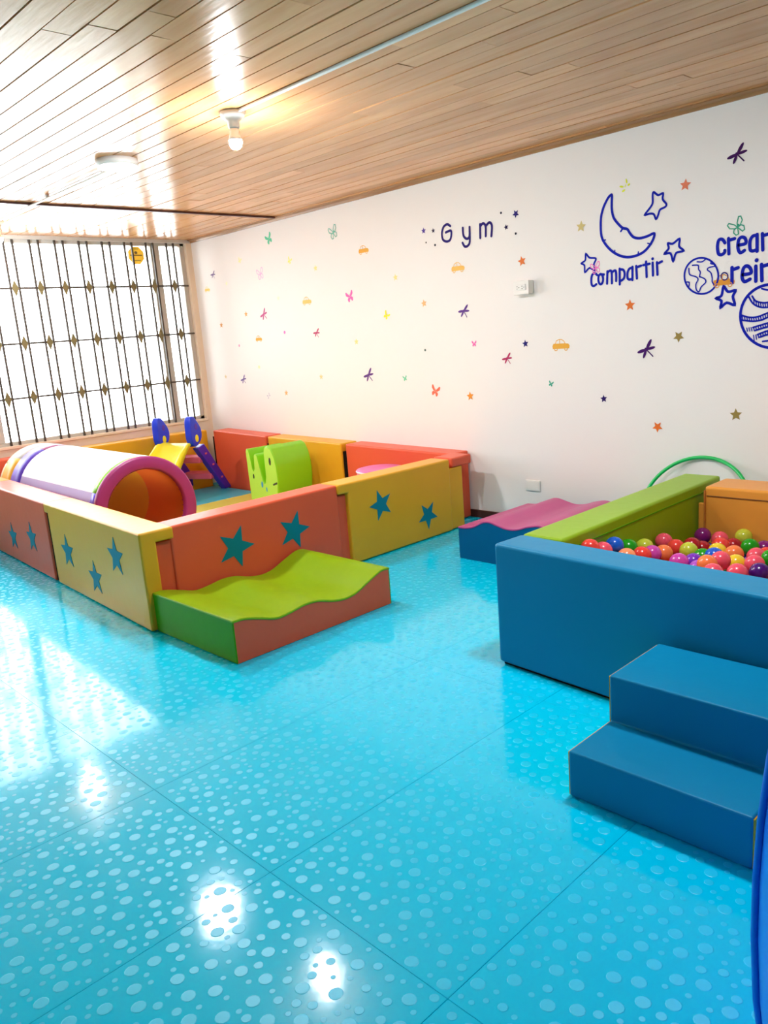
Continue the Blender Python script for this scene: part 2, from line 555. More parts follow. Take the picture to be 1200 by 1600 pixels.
def panel(name_label, m, origin, rz, L, T, h0, h1, tab=0.0, flange=0.0, stars=(), corner=False, strip=0, tabz=0.06, tongue0=0.0):
    """foam wall panel. local x along its length, the outer face at y=0, thickness towards +y, top from h0 (x=0) to h1 (x=L).
    tab: overlap on top at x=0; flange: thinner tongue beyond x=L; strip: black velcro at the start"""
    P = tag(empty('foam_wall_panel', origin, rz), name_label, 'play panel')
    hz = lambda x: h0 + (h1 - h0) * x / L
    bm = bmesh.new()
    if tab > 0:
        prof = [(0, 0.004), (L, 0.004), (L, h1), (-tab, hz(-tab)), (-tab, hz(-tab) - tabz), (0, h0 - tabz)]
    else:
        prof = [(0, 0.004), (L, 0.004), (L, h1), (0, h0)]
    if corner:
        # top cap covers the whole thickness, the end below it is only half as thick
        plan = [(0, 0), (L, 0), (L, 0.085), (L - 0.17, 0.085), (L - 0.17, T), (0, T)]
        prism(bm, plan, 'z', 0.004, h0, 0.012, 2)
        bbox(bm, L - 0.19, L, 0.06, T, h0 - tabz, h0, 0.012, 2)
        bbox(bm, -tab, 0.03, 0.0, T, h0 - tabz, h0, 0.012, 2)
    else:
        prism(bm, prof, 'y', 0, T, 0.014, 3)
    finish('panel_body', bm, m, P, wn=True)
    if flange > 0:
        bm = bmesh.new()
        nseg = 8
        # slightly wrinkled tongue
        bbox(bm, L - 0.012, L + flange, 0.014, T - 0.014, 0.006, h1 - tabz - 0.006, 0.008, 2)
        finish('joint_tongue', bm, m, P, wn=True)
    if tongue0:
        box('joint_tongue', -tongue0, 0.012, 0.012, T - 0.012, 0.006, h0 - tabz - 0.006, m, P, bev=0.008, seg=2)
    if strip:
        box('velcro_strip', -strip, 0.003, 0.012, T - 0.012, 0.006, h0 - tabz - 0.004, BLACK, P)
    for (sx, sz, r, rot) in stars:
        bm = bmesh.new()
        prism(bm, [(sx + a, sz + b) for a, b in star_pts(r, rot)], 'y', -0.0022, 0.003)
        finish('star', bm, STAR, P)
    # stitched seam just under the top edge, inner side
    bm = bmesh.new()
    prism(bm, [(0.02, h0 - 0.045), (L - 0.02, h1 - 0.045), (L - 0.02, h1 - 0.042), (0.02, h0 - 0.042)], 'y', T - 0.002, T + 0.0015)
    finish('seam', bm, m, P)
    return P

# front side (faces +x): local x = +y world, outer face y=0 looks to +x  -> rotate 90deg: local x->+y, local y->-x
panel('coral red front panel with two teal stars behind the green wave block', RED, (3.512, -2.494, 0), PI / 2, 1.10, 0.165, 0.495, 0.50,
      flange=0.085, tongue0=0.082, stars=((0.366, 0.304, 0.118, -0.40), (0.757, 0.306, 0.112, -0.33)))
panel('mustard yellow front panel with two teal stars, next to the wall', YEL, (3.528, -1.328, 0), PI / 2 + 0.012, 0.928, 0.165, 0.502, 0.494,
      tab=0.075, flange=0.142, stars=((0.262, 0.318, 0.100, 0.27), (0.682, 0.163, 0.096, 0.63)))
# left side (faces -y): local x along +x world direction turned a little
LA = math.atan2(-2.67 + 2.497, 3.53 - 0.912)
dl = Vector((math.cos(LA), math.sin(LA), 0))
c0 = Vector((3.53, -2.67, 0))
p = c0 - dl * 1.343
panel('mustard yellow corner panel with three teal stars', YEL, p, LA, 1.343, 0.18, 0.5, 0.5, tab=0.06, corner=True, strip=0.05,
      stars=((1.343 - 0.329, 0.335, 0.105, 0.0), (1.343 - 0.672, 0.157, 0.1, 0.05), (1.343 - 1.075, 0.243, 0.105, 0.05)))
p = c0 - dl * (1.393 + 1.26)
panel('coral red side panel with two teal stars at the left edge', RED, p, LA, 1.26, 0.18, 0.5, 0.5, tab=0.05, strip=0.05,
      stars=((1.393 + 1.26 - 1.748, 0.23, 0.105, 0.06), (1.393 + 1.26 - 2.185, 0.176, 0.1, 0.06)))
p = c0 - dl * (2.703 + 0.76)
panel('mustard yellow side panel at the left edge beside the window', YEL, p, LA, 0.76, 0.18, 0.5, 0.5)
# wall side (inner face looks to -y)
pe = panel('coral red panel along the wall at the open end, with a rolled end', RED, (2.235, -0.195, 0), 0, 1.125, 0.18, 0.512, 0.488, strip=0.05)
box('top_tab', 1.105, 1.277, -0.172, 0.03, 0.43, 0.495, RED, pe, bev=0.014)
panel('mustard yellow panel along the wall behind the green rocker', YEL, (1.19, -0.195, 0), 0, 0.99, 0.18, 0.535, 0.512, strip=0.03)
panel('coral red panel along the wall beside the slide', RED, (0.30, -0.195, 0), 0, 0.86, 0.18, 0.565, 0.537, strip=0.035)
# window side (inner face looks to +x)
panel('mustard yellow panel under the window behind the slide', YEL, (0.235, -1.42, 0), PI / 2, 1.20, 0.18, 0.582, 0.572)
panel('coral red panel under the window behind the tunnel', RED, (0.235, -2.36, 0), PI / 2, 0.93, 0.18, 0.585, 0.582)
# ground mats inside the corral
CY = mat('vinyl_sky_blue', (64, 178, 206), 0.4, bump=0.04, bscale=12)
YM = mat('vinyl_lime_yellow', (212, 200, 84), 0.4, bump=0.04, bscale=12)
tag(box('play_mat', 0.27, 0.985, -2.28, -0.23, 0.001, 0.022, CY, bev=0.006, seg=2), 'sky blue foam mat under the slide', 'mat')
tag(box('play_mat', 0.99, 3.32, -2.36, -0.23, 0.001, 0.022, YM, bev=0.006, seg=2), 'lime yellow foam mat under the tunnel and rocker', 'mat')

# ------------------------------------------------------------------ wave blocks
def smooth_profile(pts, n=48):
    out = []
    for k in range(n + 1):
        t = pts[0][0] + (pts[-1][0] - pts[0][0]) * k / n
        for i in range(len(pts) - 1):
            if t <= pts[i + 1][0] + 1e-9:
                p0, p1 = pts[max(i - 1, 0)], pts[i]
                p2, p3 = pts[i + 1], pts[min(i + 2, len(pts) - 1)]
                u = (t - p1[0]) / (p2[0] - p1[0])
                m1 = (p2[1] - p0[1]) / max(1e-6, p2[0] - p0[0]) * (p2[0] - p1[0])
                m2 = (p3[1] - p1[1]) / max(1e-6, p3[0] - p1[0]) * (p2[0] - p1[0])
                h = (2 * u ** 3 - 3 * u ** 2 + 1) * p1[1] + (u ** 3 - 2 * u ** 2 + u) * m1 + (-2 * u ** 3 + 3 * u ** 2) * p2[1] + (u ** 3 - u ** 2) * m2
                out.append((t, h)); break
    return out

def wave_block(label, origin, rz, prof, W, mside, mend, mtop):
    """local x along the waves, y across (0..W)"""
    B = tag(empty('wave_block', origin, rz), label, 'foam block')
    pr = smooth_profile(prof)
    L = pr[-1][0]
    bm = bmesh.new()
    prism(bm, [(0.004, 0.002), (L - 0.004, 0.002)] + [(min(max(a, 0.004), L - 0.004), b - 0.006) for a, b in pr[::-1]], 'y', 0.001, W - 0.001)
    finish('block_side', bm, mside, B)
    # end faces with their own cover colour
    bm = bmesh.new()
    bbox(bm, -0.001, 0.008, 0.0, W, 0.002, pr[0][1] - 0.006, 0.003, 1)
    finish('block_end', bm, mend, B, wn=True)
    bm = bmesh.new()
    bbox(bm, L - 0.008, L + 0.001, 0.0, W, 0.002, pr[-1][1] - 0.006, 0.003, 1)
    finish('block_end', bm, mend, B, wn=True)
    bm = bmesh.new()
    top = [(a + (-0.0015 if i == 0 else 0.0015 if i == len(pr) - 1 else 0), b) for i, (a, b) in enumerate(pr)]
    low = [(a, b - 0.012) for a, b in top]
    prism(bm, low + top[::-1], 'y', -0.002, W + 0.002, 0.0045, 2)
    finish('wave_cover', bm, mtop, B, wn=True)
    return B
gp = [(0, .200), (.06, .197), (.15, .172), (.23, .148), (.31, .152), (.39, .163), (.47, .158), (.56, .132), (.64, .121), (.71, .130), (.79, .162), (.87, .192), (.90, .197), (.94, .192)]
wave_block('olive green wave ramp with coral sides in front of the red panel', (4.222, -2.640, 0), PI / 2, gp, 0.69, RED, GRN2, GRN)
pp = [(0, .195), (.06, .198), (.12, .212), (.19, .246), (.235, .252), (.29, .240), (.36, .226), (.43, .232), (.50, .255), (.58, .268), (.66, .250), (.74, .225), (.78, .222)]
PBL = vinyl('vinyl_deep_blue', (0, 92, 140))
wave_block('raspberry purple wave ramp with blue sides against the wall', (3.985, -0.885, 0), 0, pp, 0.70, PBL, PBL, PUR)

# ------------------------------------------------------------------ crawl tunnel
TW = mat('tunnel_white_cover', (250, 249, 250), 0.45)
TL = mat('tunnel_lavender', (176, 150, 226), 0.42)
TG = mat('tunnel_green', (126, 214, 30), 0.42)
TP = mat('tunnel_plum', (150, 44, 110), 0.42)
TV = mat('tunnel_violet', (86, 52, 196), 0.42)
TY = mat('tunnel_yellow', (240, 186, 70), 0.42)
TC = mat('tunnel_cream', (240, 232, 200), 0.42)
TO = mat('tunnel_orange', (250, 140, 60), 0.45)
TR = mat('tunnel_red', (226, 74, 52), 0.45)
def translucent(m, f):
    nt = m.node_tree
    b = nt.nodes['Principled BSDF']
    out = [n_ for n_ in nt.nodes if n_.type == 'OUTPUT_MATERIAL'][0]
    t = nt.nodes.new('ShaderNodeBsdfTranslucent')
    t.inputs[0].default_value = b.inputs['Base Color'].default_value
    mx = nt.nodes.new('ShaderNodeMixShader')
    mx.inputs[0].default_value = f
    nt.links.new(b.outputs[0], mx.inputs[1]); nt.links.new(t.outputs[0], mx.inputs[2])
    nt.links.new(mx.outputs[0], out.inputs[0])
for m_ in (TW, TL): translucent(m_, 0.35)
for m_ in (TO, TR): translucent(m_, 0.6)
TYI = mat('tunnel_lining_yellow', (244, 190, 60), 0.45)
translucent(TYI, 0.6)
tun = tag(empty('crawl_tunnel', (2.40, -2.03, 0.025), math.radians(-2.5)), 'round soft crawl tunnel with white cover and plum ring', 'tunnel')
RO, RI = 0.342, 0.262
def cyl_part(name, m, x0, x1, r, r2, a0, a1, parent, rin=None, nx=1, na=48, single=False):
    """shell between angles (0 = +y horizontally, 90 = top) with thickness"""
    bm = bmesh.new()
    na = max(4, int(na * (a1 - a0) / 360))
    g = []
    for i in range(nx + 1):
        t = i / nx
        row = []
        for k in range(na + 1):
            a = math.radians(a0 + (a1 - a0) * k / na)
            row.append((x0 + (x1 - x0) * t, math.cos(a), math.sin(a), r + (r2 - r) * t))
        g.append(row)
    th = 0.012
    vo = [[bm.verts.new((x, c * q, RO + s * q)) for x, c, s, q in row] for row in g]
    if single:      # one layer of cloth
        for i in range(nx):
            for k in range(na):
                bm.faces.new((vo[i][k], vo[i + 1][k], vo[i + 1][k + 1], vo[i][k + 1]))
        return finish(name, bm, m, parent, smooth=True)
    vi = [[bm.verts.new((x, c * (q - th), RO + s * (q - th))) for x, c, s, q in row] for row in g]
    for i in range(nx):
        for k in range(na):
            bm.faces.new((vo[i][k], vo[i + 1][k], vo[i + 1][k + 1], vo[i][k + 1]))
            bm.faces.new((vi[i][k], vi[i][k + 1], vi[i + 1][k + 1], vi[i + 1][k]))
    for k in range(na):
        bm.faces.new((vo[0][k], vo[0][k + 1], vi[0][k + 1], vi[0][k]))
        bm.faces.new((vo[nx][k], vi[nx][k], vi[nx][k + 1], vo[nx][k + 1]))
    for k in (0, na):
        if a1 - a0 < 359:
            for i in range(nx):
                bm.faces.new((vo[i][k], vi[i][k], vi[i + 1][k], vo[i + 1][k]))
    bmesh.ops.recalc_face_normals(bm, faces=bm.faces)
    o = finish(name, bm, m, parent)
    for p in o.data.polygons: p.use_smooth = abs(p.normal.x) < 0.5
    return o
XB = -1.42
cyl_part('white_cover', TW, XB, -0.10, RO, RO, 28, 152, tun, single=True)
cyl_part('lavender_band', TL, XB, -0.10, RO, RO, 152, 230, tun, single=True)
cyl_part('lavender_band', TL, XB, -0.10, RO, RO, -50, 28, tun, single=True)
cyl_part('green_band', TG, -0.105, -0.035, RO, RO, 28, 152, tun)
cyl_part('violet_band', TV, -0.10, -0.035, RO, RO, 152, 230, tun)
cyl_part('violet_band', TV, -0.10, -0.035, RO, RO, -50, 28, tun)
cyl_part('base_band', TV, XB, -0.035, RO, RO, 230, 310, tun)
bm = bmesh.new()      # padded front ring
lathe(bm, [(RI, -0.05), (RI, -0.012), (RI + 0.012, 0.0), (RO - 0.012, 0.0), (RO + 0.001, -0.012), (RO + 0.001, -0.04)], 64, (0, 0, RO), 'x')
bmesh.ops.recalc_face_normals(bm, faces=bm.faces)
finish('front_ring', bm, TP, tun, wn=True)
for (x0, x1, a0, a1, m) in ((-0.55, -0.04, -60, 58, TO), (-0.55, -0.04, 58, 150, TR), (-0.55, -0.04, 150, 300, TYI), (XB, -0.55, -60, 90, TYI), (XB, -0.55, 90, 190, TO), (XB, -0.55, 190, 300, TYI)):
    cyl_part('inner_lining', m, x0, x1, RI, RI, a0, a1, tun, single=True)
# rounded far end of gores, its tip left open towards the window
def band(m, x0, x1, a0, a1, r1=1.0, r2=1.0):
    cyl_part('far_band', m, x0, x1, RO * r1, RO * r2, a0, a1, tun)
gore_list = [(-30, 30, TC), (30, 75, TP), (75, 112, TW), (112, 140, TC), (140, 168, TC), (168, 205, TG), (205, 270, TY), (270, 330, TV)]
band(TP, XB - 0.22, XB, 40, 108)
band(TV, XB - 0.22, XB, 108, 200)
band(TV, XB - 0.22, XB, -40, 40)
band(TY, XB - 0.45, XB - 0.22, 130, 200, 0.985, 1.0)
band(TW, XB - 0.45, XB - 0.22, 40, 130, 0.985, 1.0)
band(TC, XB - 0.45, XB - 0.22, -40, 40, 0.985, 1.0)
XB_cyl = XB
XB = XB - 0.45
RO_keep = RO
def gore2(m, a0, a1, D=0.28):
    bm = bmesh.new()
    NL, NA = 10, 5
    rows_ = []
    for i in range(NL + 1):
        t = i / NL * PI / 2 * 0.6
        row = []
        for k in range(NA + 1):
            a = math.radians(a0 + (a1 - a0) * k / NA)
            q = 0.985 * RO * math.cos(t)
            row.append(bm.verts.new((XB - D * math.sin(t), q * math.cos(a), RO + q * math.sin(a))))
        rows_.append(row)
    for i in range(NL):
        for k in range(NA):
            bm.faces.new((rows_[i][k], rows_[i][k + 1], rows_[i + 1][k + 1], rows_[i + 1][k]))
    bmesh.ops.recalc_face_normals(bm, faces=bm.faces)
    bmesh.ops.solidify(bm, geom=bm.faces[:], thickness=0.006)
    finish('end_gore', bm, m, tun, smooth=True)
for a0, a1, m in gore_list:
    gore2(m, a0, a1)

# ------------------------------------------------------------------ toddler slide
SB = mat('slide_blue_plastic', (22, 60, 226), 0.35)
SV = mat('slide_violet_plastic', (74, 40, 190), 0.35)
SY = mat('slide_yellow_plastic', (246, 232, 40), 0.35)
SP = mat('slide_pink_plastic', (226, 96, 128), 0.38)
ang = math.radians(25)
# local x = width axis, local y = climbing direction (towards the chute)
sl = tag(empty('toddler_slide', (0.493, -0.236, 0.022), ang), 'small toddler slide with blue rails, pink steps and yellow chute', 'slide')
Wd = 0.35
RUN, TOPZ = 0.40, 0.47
def rail(x0, x1):
    bm = bmesh.new()
    # stringer leaning towards the chute (local -y), then a rounded head-shaped grip above
    a = math.atan2(TOPZ, RUN)
    prof = [(0.045, 0.0), (-0.06, 0.0), (-RUN - 0.045, TOPZ - 0.02), (-RUN + 0.07, TOPZ + 0.005)]
    prism(bm, prof, 'x', x0, x1, 0.008, 2)
    return bm
for (xa, xb) in ((-0.028, 0.028), (-Wd - 0.028, -Wd + 0.028)):
    o = finish('side_rail', rail(xa, xb), SV, sl, wn=True)
    bm = bmesh.new()
    # grip: outline of a rounded leaf-shaped plate with a hole
    cy, cz = -RUN - 0.045, TOPZ + 0.13
    outl = []
    for k in range(28):
        t = 2 * PI * k / 28
        rr = 0.085 + 0.010 * math.cos(3 * t + 0.5)
        yy = rr * math.cos(t); zz = 1.55 * rr * math.sin(t)
        outl.append((cy + yy + 0.14 * zz * -0.5, cz + zz))
    prism(bm, outl, 'x', xa - 0.004, xb + 0.004, 0.010, 2)
    g = finish('grip_head', bm, SB, o, wn=True)
    for (dy, dz, r) in ((0.012, 0.045, 0.022), (0.005, -0.06, 0.026)):
        bm = bmesh.new()
        prism(bm, [(cy + dy + r * math.cos(2 * PI * k / 14), cz + dz + 1.3 * r * math.sin(2 * PI * k / 14)) for k in range(14)], 'x', xa - 0.0055, xb + 0.0055)
        finish('grip_hollow', bm, SV if dz > 0 else SY, o)
    bm = bmesh.new()
    for t in (0.25, 0.55, 0.8):
        yy, zz = -RUN * t, TOPZ * t
        bbox(bm, xa - 0.004, xb + 0.004, yy - 0.02, yy + 0.012, zz, zz + 0.016, 0.002, 1)
    finish('step_peg', bm, SP, o)
for t in (0.26, 0.64):
    bm = bmesh.new()
    yy, zz = -RUN * t, TOPZ * t
    bbox(bm, -Wd + 0.015, -0.015, yy - 0.12, yy + 0.03, zz, zz + 0.06, 0.012, 2)
    finish('step', bm, SP, sl, wn=True)
# chute: a trough that follows a curve from the top platform to the floor
cur = [(-RUN + 0.02, TOPZ + 0.02), (-RUN - 0.06, TOPZ + 0.035), (-RUN - 0.13, TOPZ + 0.015), (-RUN - 0.22, TOPZ - 0.07), (-RUN - 0.34, TOPZ - 0.20), (-RUN - 0.50, TOPZ - 0.335), (-RUN - 0.62, TOPZ - 0.405), (-RUN - 0.76, 0.04), (-RUN - 0.86, 0.035)]
sec = [(-0.145, 0.10), (-0.165, 0.105), (-0.175, 0.09), (-0.175, -0.01), (-0.13, -0.02), (0.13, -0.02), (0.175, -0.01), (0.175, 0.09), (0.165, 0.105), (0.145, 0.10), (0.132, 0.02), (0.10, 0.0), (-0.10, 0.0), (-0.132, 0.02)]
bm = bmesh.new()
rings = []
for i, (yy, zz) in enumerate(cur):
    y0, z0 = cur[max(i - 1, 0)]; y1, z1 = cur[min(i + 1, len(cur) - 1)]
    t = Vector((0, y1 - y0, z1 - z0)).normalized()
    nrm = Vector((1, 0, 0)).cross(t); nrm = nrm if nrm.z > 0 else -nrm
    lip = (0.12, 0.12, 0.2, 0.45, 0.6)[i] if i < 5 else 0.75
    rings.append([bm.verts.new((-Wd / 2 + u, yy + nrm.y * (v * lip if v > 0 else v), max(0.001, zz + nrm.z * (v * lip if v > 0 else v)))) for u, v in sec])
for i in range(len(rings) - 1):
    for k in range(len(sec)):
        bm.faces.new((rings[i][k], rings[i][(k + 1) % len(sec)], rings[i + 1][(k + 1) % len(sec)], rings[i + 1][k]))
bm.faces.new(rings[0]); bm.faces.new(rings[-1][::-1])
bmesh.ops.recalc_face_normals(bm, faces=bm.faces)
finish('chute', bm, SY, sl, smooth=True)

# ------------------------------------------------------------------ green rocker
RG = mat('rocker_lime_vinyl', (134, 206, 20), 0.35, bump=0.04, bscale=15)
RGF = mat('rocker_pale_lime', (176, 226, 80), 0.38)
rk = tag(empty('foam_rocker', (1.50, -0.645, 0.022), math.radians(-2)), 'lime green foam rocker shaped like an animal with a notched back', 'rocker')
W_ = 0.345
prof = [(0.0, 0.03), (0.035, 0.0), (0.30, 0.0), (0.36, 0.05), (0.405, 0.14), (0.425, 0.25), (0.42, 0.36), (0.40, 0.44), (0.36, 0.505), (0.315, 0.525), (0.275, 0.515), (0.262, 0.48), (0.262, 0.27), (0.245, 0.215), (0.22, 0.205), (0.20, 0.235), (0.145, 0.44), (0.125, 0.452), (0.105, 0.44), (0.095, 0.33), (0.08, 0.30), (0.06, 0.315), (0.03, 0.455), (0.018, 0.485), (-0.005, 0.485), (-0.015, 0.46)]
bm = bmesh.new()
prism(bm, prof, 'y', 0, W_, 0.010, 2)
o = finish('rocker_body', bm, RG, rk, wn=True)
for yv, nm in ((-0.0015, 0), (W_, 1)):
    bm = bmesh.new()
    cxx, czz = 0.2, 0.22
    prism(bm, [(cxx + (a - cxx) * 0.955, czz + (b - czz) * 0.965) for a, b in prof], 'y', yv, yv + 0.0015)
    finish('side_cover', bm, RGF, rk)
DKG = mat('rocker_print_dark', (30, 44, 24), 0.5)
BLP = mat('rocker_print_blue', (40, 150, 220), 0.5)
for (a, b, ra, rb, m) in ((0.335, 0.40, 0.014, 0.032, DKG), (0.075, 0.26, 0.010, 0.02, DKG), (0.19, 0.20, 0.012, 0.026, BLP), (0.25, 0.165, 0.007, 0.02, BLP)):
    bm = bmesh.new()
    prism(bm, [(a + ra * math.cos(2 * PI * k / 12), b + rb * math.sin(2 * PI * k / 12)) for k in range(12)], 'y', -0.003, -0.0012)
    finish('printed_eye' if m is DKG else 'printed_spot', bm, m, rk)
bm = bmesh.new()
prism(bm, [(0.345, 0.215), (0.355, 0.205), (0.41, 0.222), (0.408, 0.238), (0.36, 0.222)], 'y', -0.003, 0.03)
finish('printed_mouth', bm, DKG, rk)

# ------------------------------------------------------------------ pink pouf behind the yellow panel
PK = mat('pouf_pink', (222, 108, 170), 0.4)
PKW = mat('pouf_piping', (240, 214, 232), 0.4)
pf = tag(empty('round_pouf', (2.83, -0.395, 0.023)), 'round pink pouf behind the yellow front panel', 'pouf')
bm = bmesh.new()
lathe(bm, [(0.001, 0.0), (0.165, 0.0), (0.172, 0.012), (0.172, 0.352), (0.001, 0.352)], 40)
finish('pouf_side', bm, PK, pf, wn=True)
bm = bmesh.new()
lathe(bm, [(0.173, 0.353), (0.172, 0.365), (0.14, 0.372), (0.001, 0.375)], 40)
finish('pouf_top', bm, PK, pf, smooth=True)
bm = bmesh.new()
tube(bm, [(0.174 * math.cos(2 * PI * k / 48), 0.174 * math.sin(2 * PI * k / 48), 0.354) for k in range(49)], 0.0055, 6)
finish('pouf_piping', bm, PKW, pf, smooth=True)

# ------------------------------------------------------------------ ball pit
HP = 0.506
pit = tag(empty('ball_pit_wall', (5.122, -1.978, 0), -0.068), 'petrol blue front wall of the ball pit with steps against it', 'ball pit wall')
box('foam_body', 0, 1.56, 0, 0.17, 0.012, HP, BLU, pit, bev=0.014)
box('base_sole', 0.015, 1.545, 0.015, 0.16, 0.001, 0.014, BLACK, pit)
pit = tag(empty('ball_pit_wall', (5.132, -1.805, 0)), 'olive green side wall of the ball pit', 'ball pit wall')
box('foam_body', 0, 0.19, 0, 1.44, 0.002, HP, GRN, pit, bev=0.014)
box('stitched_seam', 0.1885, 0.1925, 0.02, 1.42, HP - 0.05, HP - 0.046, GRN2, pit)
pit = tag(empty('ball_pit_wall', (5.365, -0.645, 0)), 'orange back wall of the ball pit near the hoop', 'ball pit wall')
box('foam_body', 0, 1.32, 0, 0.235, 0.002, HP, ORA, pit, bev=0.014)
box('corner_flap', -0.034, 0.004, 0.004, 0.022, 0.002, HP - 0.085, ORA, pit, bev=0.008)
box('stitched_seam', 0.01, 1.30, -0.003, 0.002, HP - 0.048, HP - 0.043, mat('seam_brown', (120, 74, 30), 0.7), pit)
box('edge_piping', -0.003, 0.003, -0.004, 0.004, 0.01, HP - 0.02, mat('seam_orange', (190, 118, 44), 0.6), pit)
pit = tag(empty('ball_pit_wall', (6.50, -1.905, 0)), 'mustard yellow wall closing the ball pit beyond the right edge', 'ball pit wall')
box('foam_body', 0, 0.185, 0, 1.25, 0.002, HP, YEL, pit, bev=0.014)
tag(box('pit_cushion', 5.33, 6.49, -1.80, -0.66, 0.001, 0.12, BLU, bev=0.01, seg=2), 'blue foam floor cushion hidden under the balls of the pit', 'cushion')

# steps
stp = tag(empty('foam_steps', (5.853, -2.603, 0)), 'petrol blue two-step foam stairs with yellow sides before the ball pit', 'steps')
S1, S2, D1, D2, WS = 0.145, 0.292, 0.226, 0.532, 0.515
bm = bmesh.new()
prism(bm, [(0, 0.004), (D2, 0.004), (D2, S2), (D1, S2), (D1, S1), (0, S1)], 'x', 0.002, WS - 0.002, 0.007, 3)
finish('steps_body', bm, BLU, stp, wn=True)
for x0 in (-0.001, WS - 0.003):
    bm = bmesh.new()
    prism(bm, [(0.004, 0.006), (D2 - 0.004, 0.006), (D2 - 0.004, S2 - 0.005), (D1 + 0.004, S2 - 0.005), (D1 + 0.004, S1 - 0.005), (0.004, S1 - 0.005)], 'x', x0, x0 + 0.004)
    finish('side_cover', bm, YEL, stp)

# balls: the ones the photograph shows, then the layer beneath them
BC = {'pink': (240, 84, 106), 'coral': (236, 66, 58), 'red': (170, 24, 36), 'orange': (248, 128, 72), 'peach': (250, 150, 100),
      'yellow': (236, 206, 48), 'yellow-green': (196, 206, 62), 'green': (28, 156, 24), 'blue': (16, 92, 206), 'magenta': (206, 70, 172),
      'purple': (126, 24, 110), 'violet': (122, 48, 186), 'deep violet': (72, 14, 110), 'light violet': (170, 84, 198)}
BM = {k: mat('ball_' + k.replace(' ', '_').replace('-', '_'), v, 0.22, 0.5) for k, v in BC.items()}
RB = 0.039
bm = bmesh.new()
bmesh.ops.create_uvsphere(bm, u_segments=24, v_segments=14, radius=RB)
tmp = bpy.data.meshes.new('ball'); bm.to_mesh(tmp); bm.free()
for p_ in tmp.polygons: p_.use_smooth = True
BME = {}
for kname, m in BM.items():
    me = tmp.copy(); me.materials.append(m); BME[kname] = me
BALLS = [
 (5.3624, -1.6717, 0.4444, 'coral', 'coral ball deepest in the pit corner beside the blue front wall'),
 (5.3620, -1.5746, 0.4097, 'pink', 'pink ball left of the blue ball behind the blue wall'),
 (5.3633, -1.4871, 0.4105, 'blue', 'blue ball against the olive green wall'),
 (5.3620, -1.3690, 0.3732, 'green', 'green ball between blue and yellow-green balls along the olive wall'),
 (5.3620, -1.2313, 0.3426, 'yellow-green', 'yellow-green ball with a dimple along the olive wall'),
 (5.4327, -1.5132, 0.3777, 'peach', 'peach ball half hidden by the blue front wall'),
 (5.3620, -1.0543, 0.3267, 'pink', 'pink ball high against the olive green wall'),
 (5.4407, -1.4020, 0.3591, 'coral', 'coral ball left behind the magenta one'),
 (5.4436, -1.3201, 0.3447, 'magenta', 'magenta ball in front of the orange one at the blue wall'),
 (5.4554, -1.2412, 0.3295, 'orange', 'orange ball right of the magenta one'),
 (5.4472, -1.1123, 0.3227, 'coral', 'coral red ball right of the pink one by the olive wall'),
 (5.5271, -1.1582, 0.3308, 'yellow-green', 'yellow-green ball left of two dark red balls'),
 (5.4802, -1.0269, 0.3154, 'red', 'dark red ball in the corner under the dark purple one'),
 (5.3960, -0.7304, 0.2831, 'purple', 'dark purple ball on top in the corner of olive and orange walls'),
 (5.4932, -0.9521, 0.2841, 'red', 'dark red ball below the dark purple ball'),
 (5.4986, -0.7762, 0.2883, 'pink', 'pink ball at the orange wall, right of the dark purple one'),
 (5.5685, -0.9326, 0.3048, 'coral', 'coral pink ball behind the yellow one'),
 (5.6053, -1.0508, 0.3126, 'yellow', 'yellow ball above the big pink one'),
 (5.6737, -1.2403, 0.3475, 'blue', 'blue ball half hidden by the big pink ball'),
 (5.6859, -1.0735, 0.3186, 'orange', 'orange ball right of the yellow ones in the middle'),
 (5.5711, -0.6868, 0.2892, 'yellow-green', 'yellow-green ball on top against the orange wall'),
 (5.6844, -0.9013, 0.3074, 'green', 'bright green ball below the yellow-green one at the orange wall'),
 (5.7189, -0.8334, 0.2870, 'purple', 'purple ball at the right edge by the orange wall'),
 (5.7761, -1.0687, 0.3195, 'pink', 'pink ball below the bright green one'),
 (5.8311, -1.2311, 0.3369, 'pink', 'large pink ball above the deep violet one'),
 (5.8475, -1.1040, 0.3309, 'green', 'green ball cut by the right edge of the picture'),
 (5.8969, -1.3523, 0.3456, 'deep violet', 'deep violet ball at the blue wall by the right edge'),
 (5.7272, -1.3039, 0.3555, 'pink', 'big bright pink ball in front, centre of the visible pit'),
 (5.7531, -1.2178, 0.3240, 'yellow', 'yellow ball between two pink balls in front'),
 (5.8414, -1.4225, 0.3527, 'pink', 'pink ball touching the blue wall right of centre'),
 (5.6210, -1.3123, 0.3333, 'violet', 'shiny violet ball at the blue wall'),
 (5.6707, -1.3797, 0.3291, 'light violet', 'light violet ball lowest at the blue wall'),
 (5.5947, -1.3876, 0.3486, 'magenta', 'shiny magenta ball left of the violet one'),
 (5.6065, -1.1974, 0.3239, 'green', 'green ball peeping out above the violet one'),
 (5.7252, -1.4218, 0.3698, 'orange', 'orange ball peeping out left of the big pink one'),
 (5.5943, -0.8573, 0.2872, 'red', 'dark red ball by the orange wall behind the orange ball'),
 (5.7811, -1.4975, 0.3628, 'pink', 'pink ball below the big pink one at the blue wall'),
 (5.7876, -0.9890, 0.3039, 'coral', 'coral ball by the right edge behind the green ball'),
]
for (x, yy, z, cname, lab) in BALLS:
    o = bpy.data.objects.new('plastic_ball', BME[cname]); COL.objects.link(o)
    o.location = (x, yy, z); o.rotation_euler = (random.random(), random.random(), 0)
    tag(o, lab, 'ball', 'balls in the ball pit')
top = [(b[0], b[1], b[2]) for b in BALLS]
cn = list(BC)
def ordinal(n_):
    return {1: 'first', 2: 'second', 3: 'third'}.get(n_, '%dth' % n_)
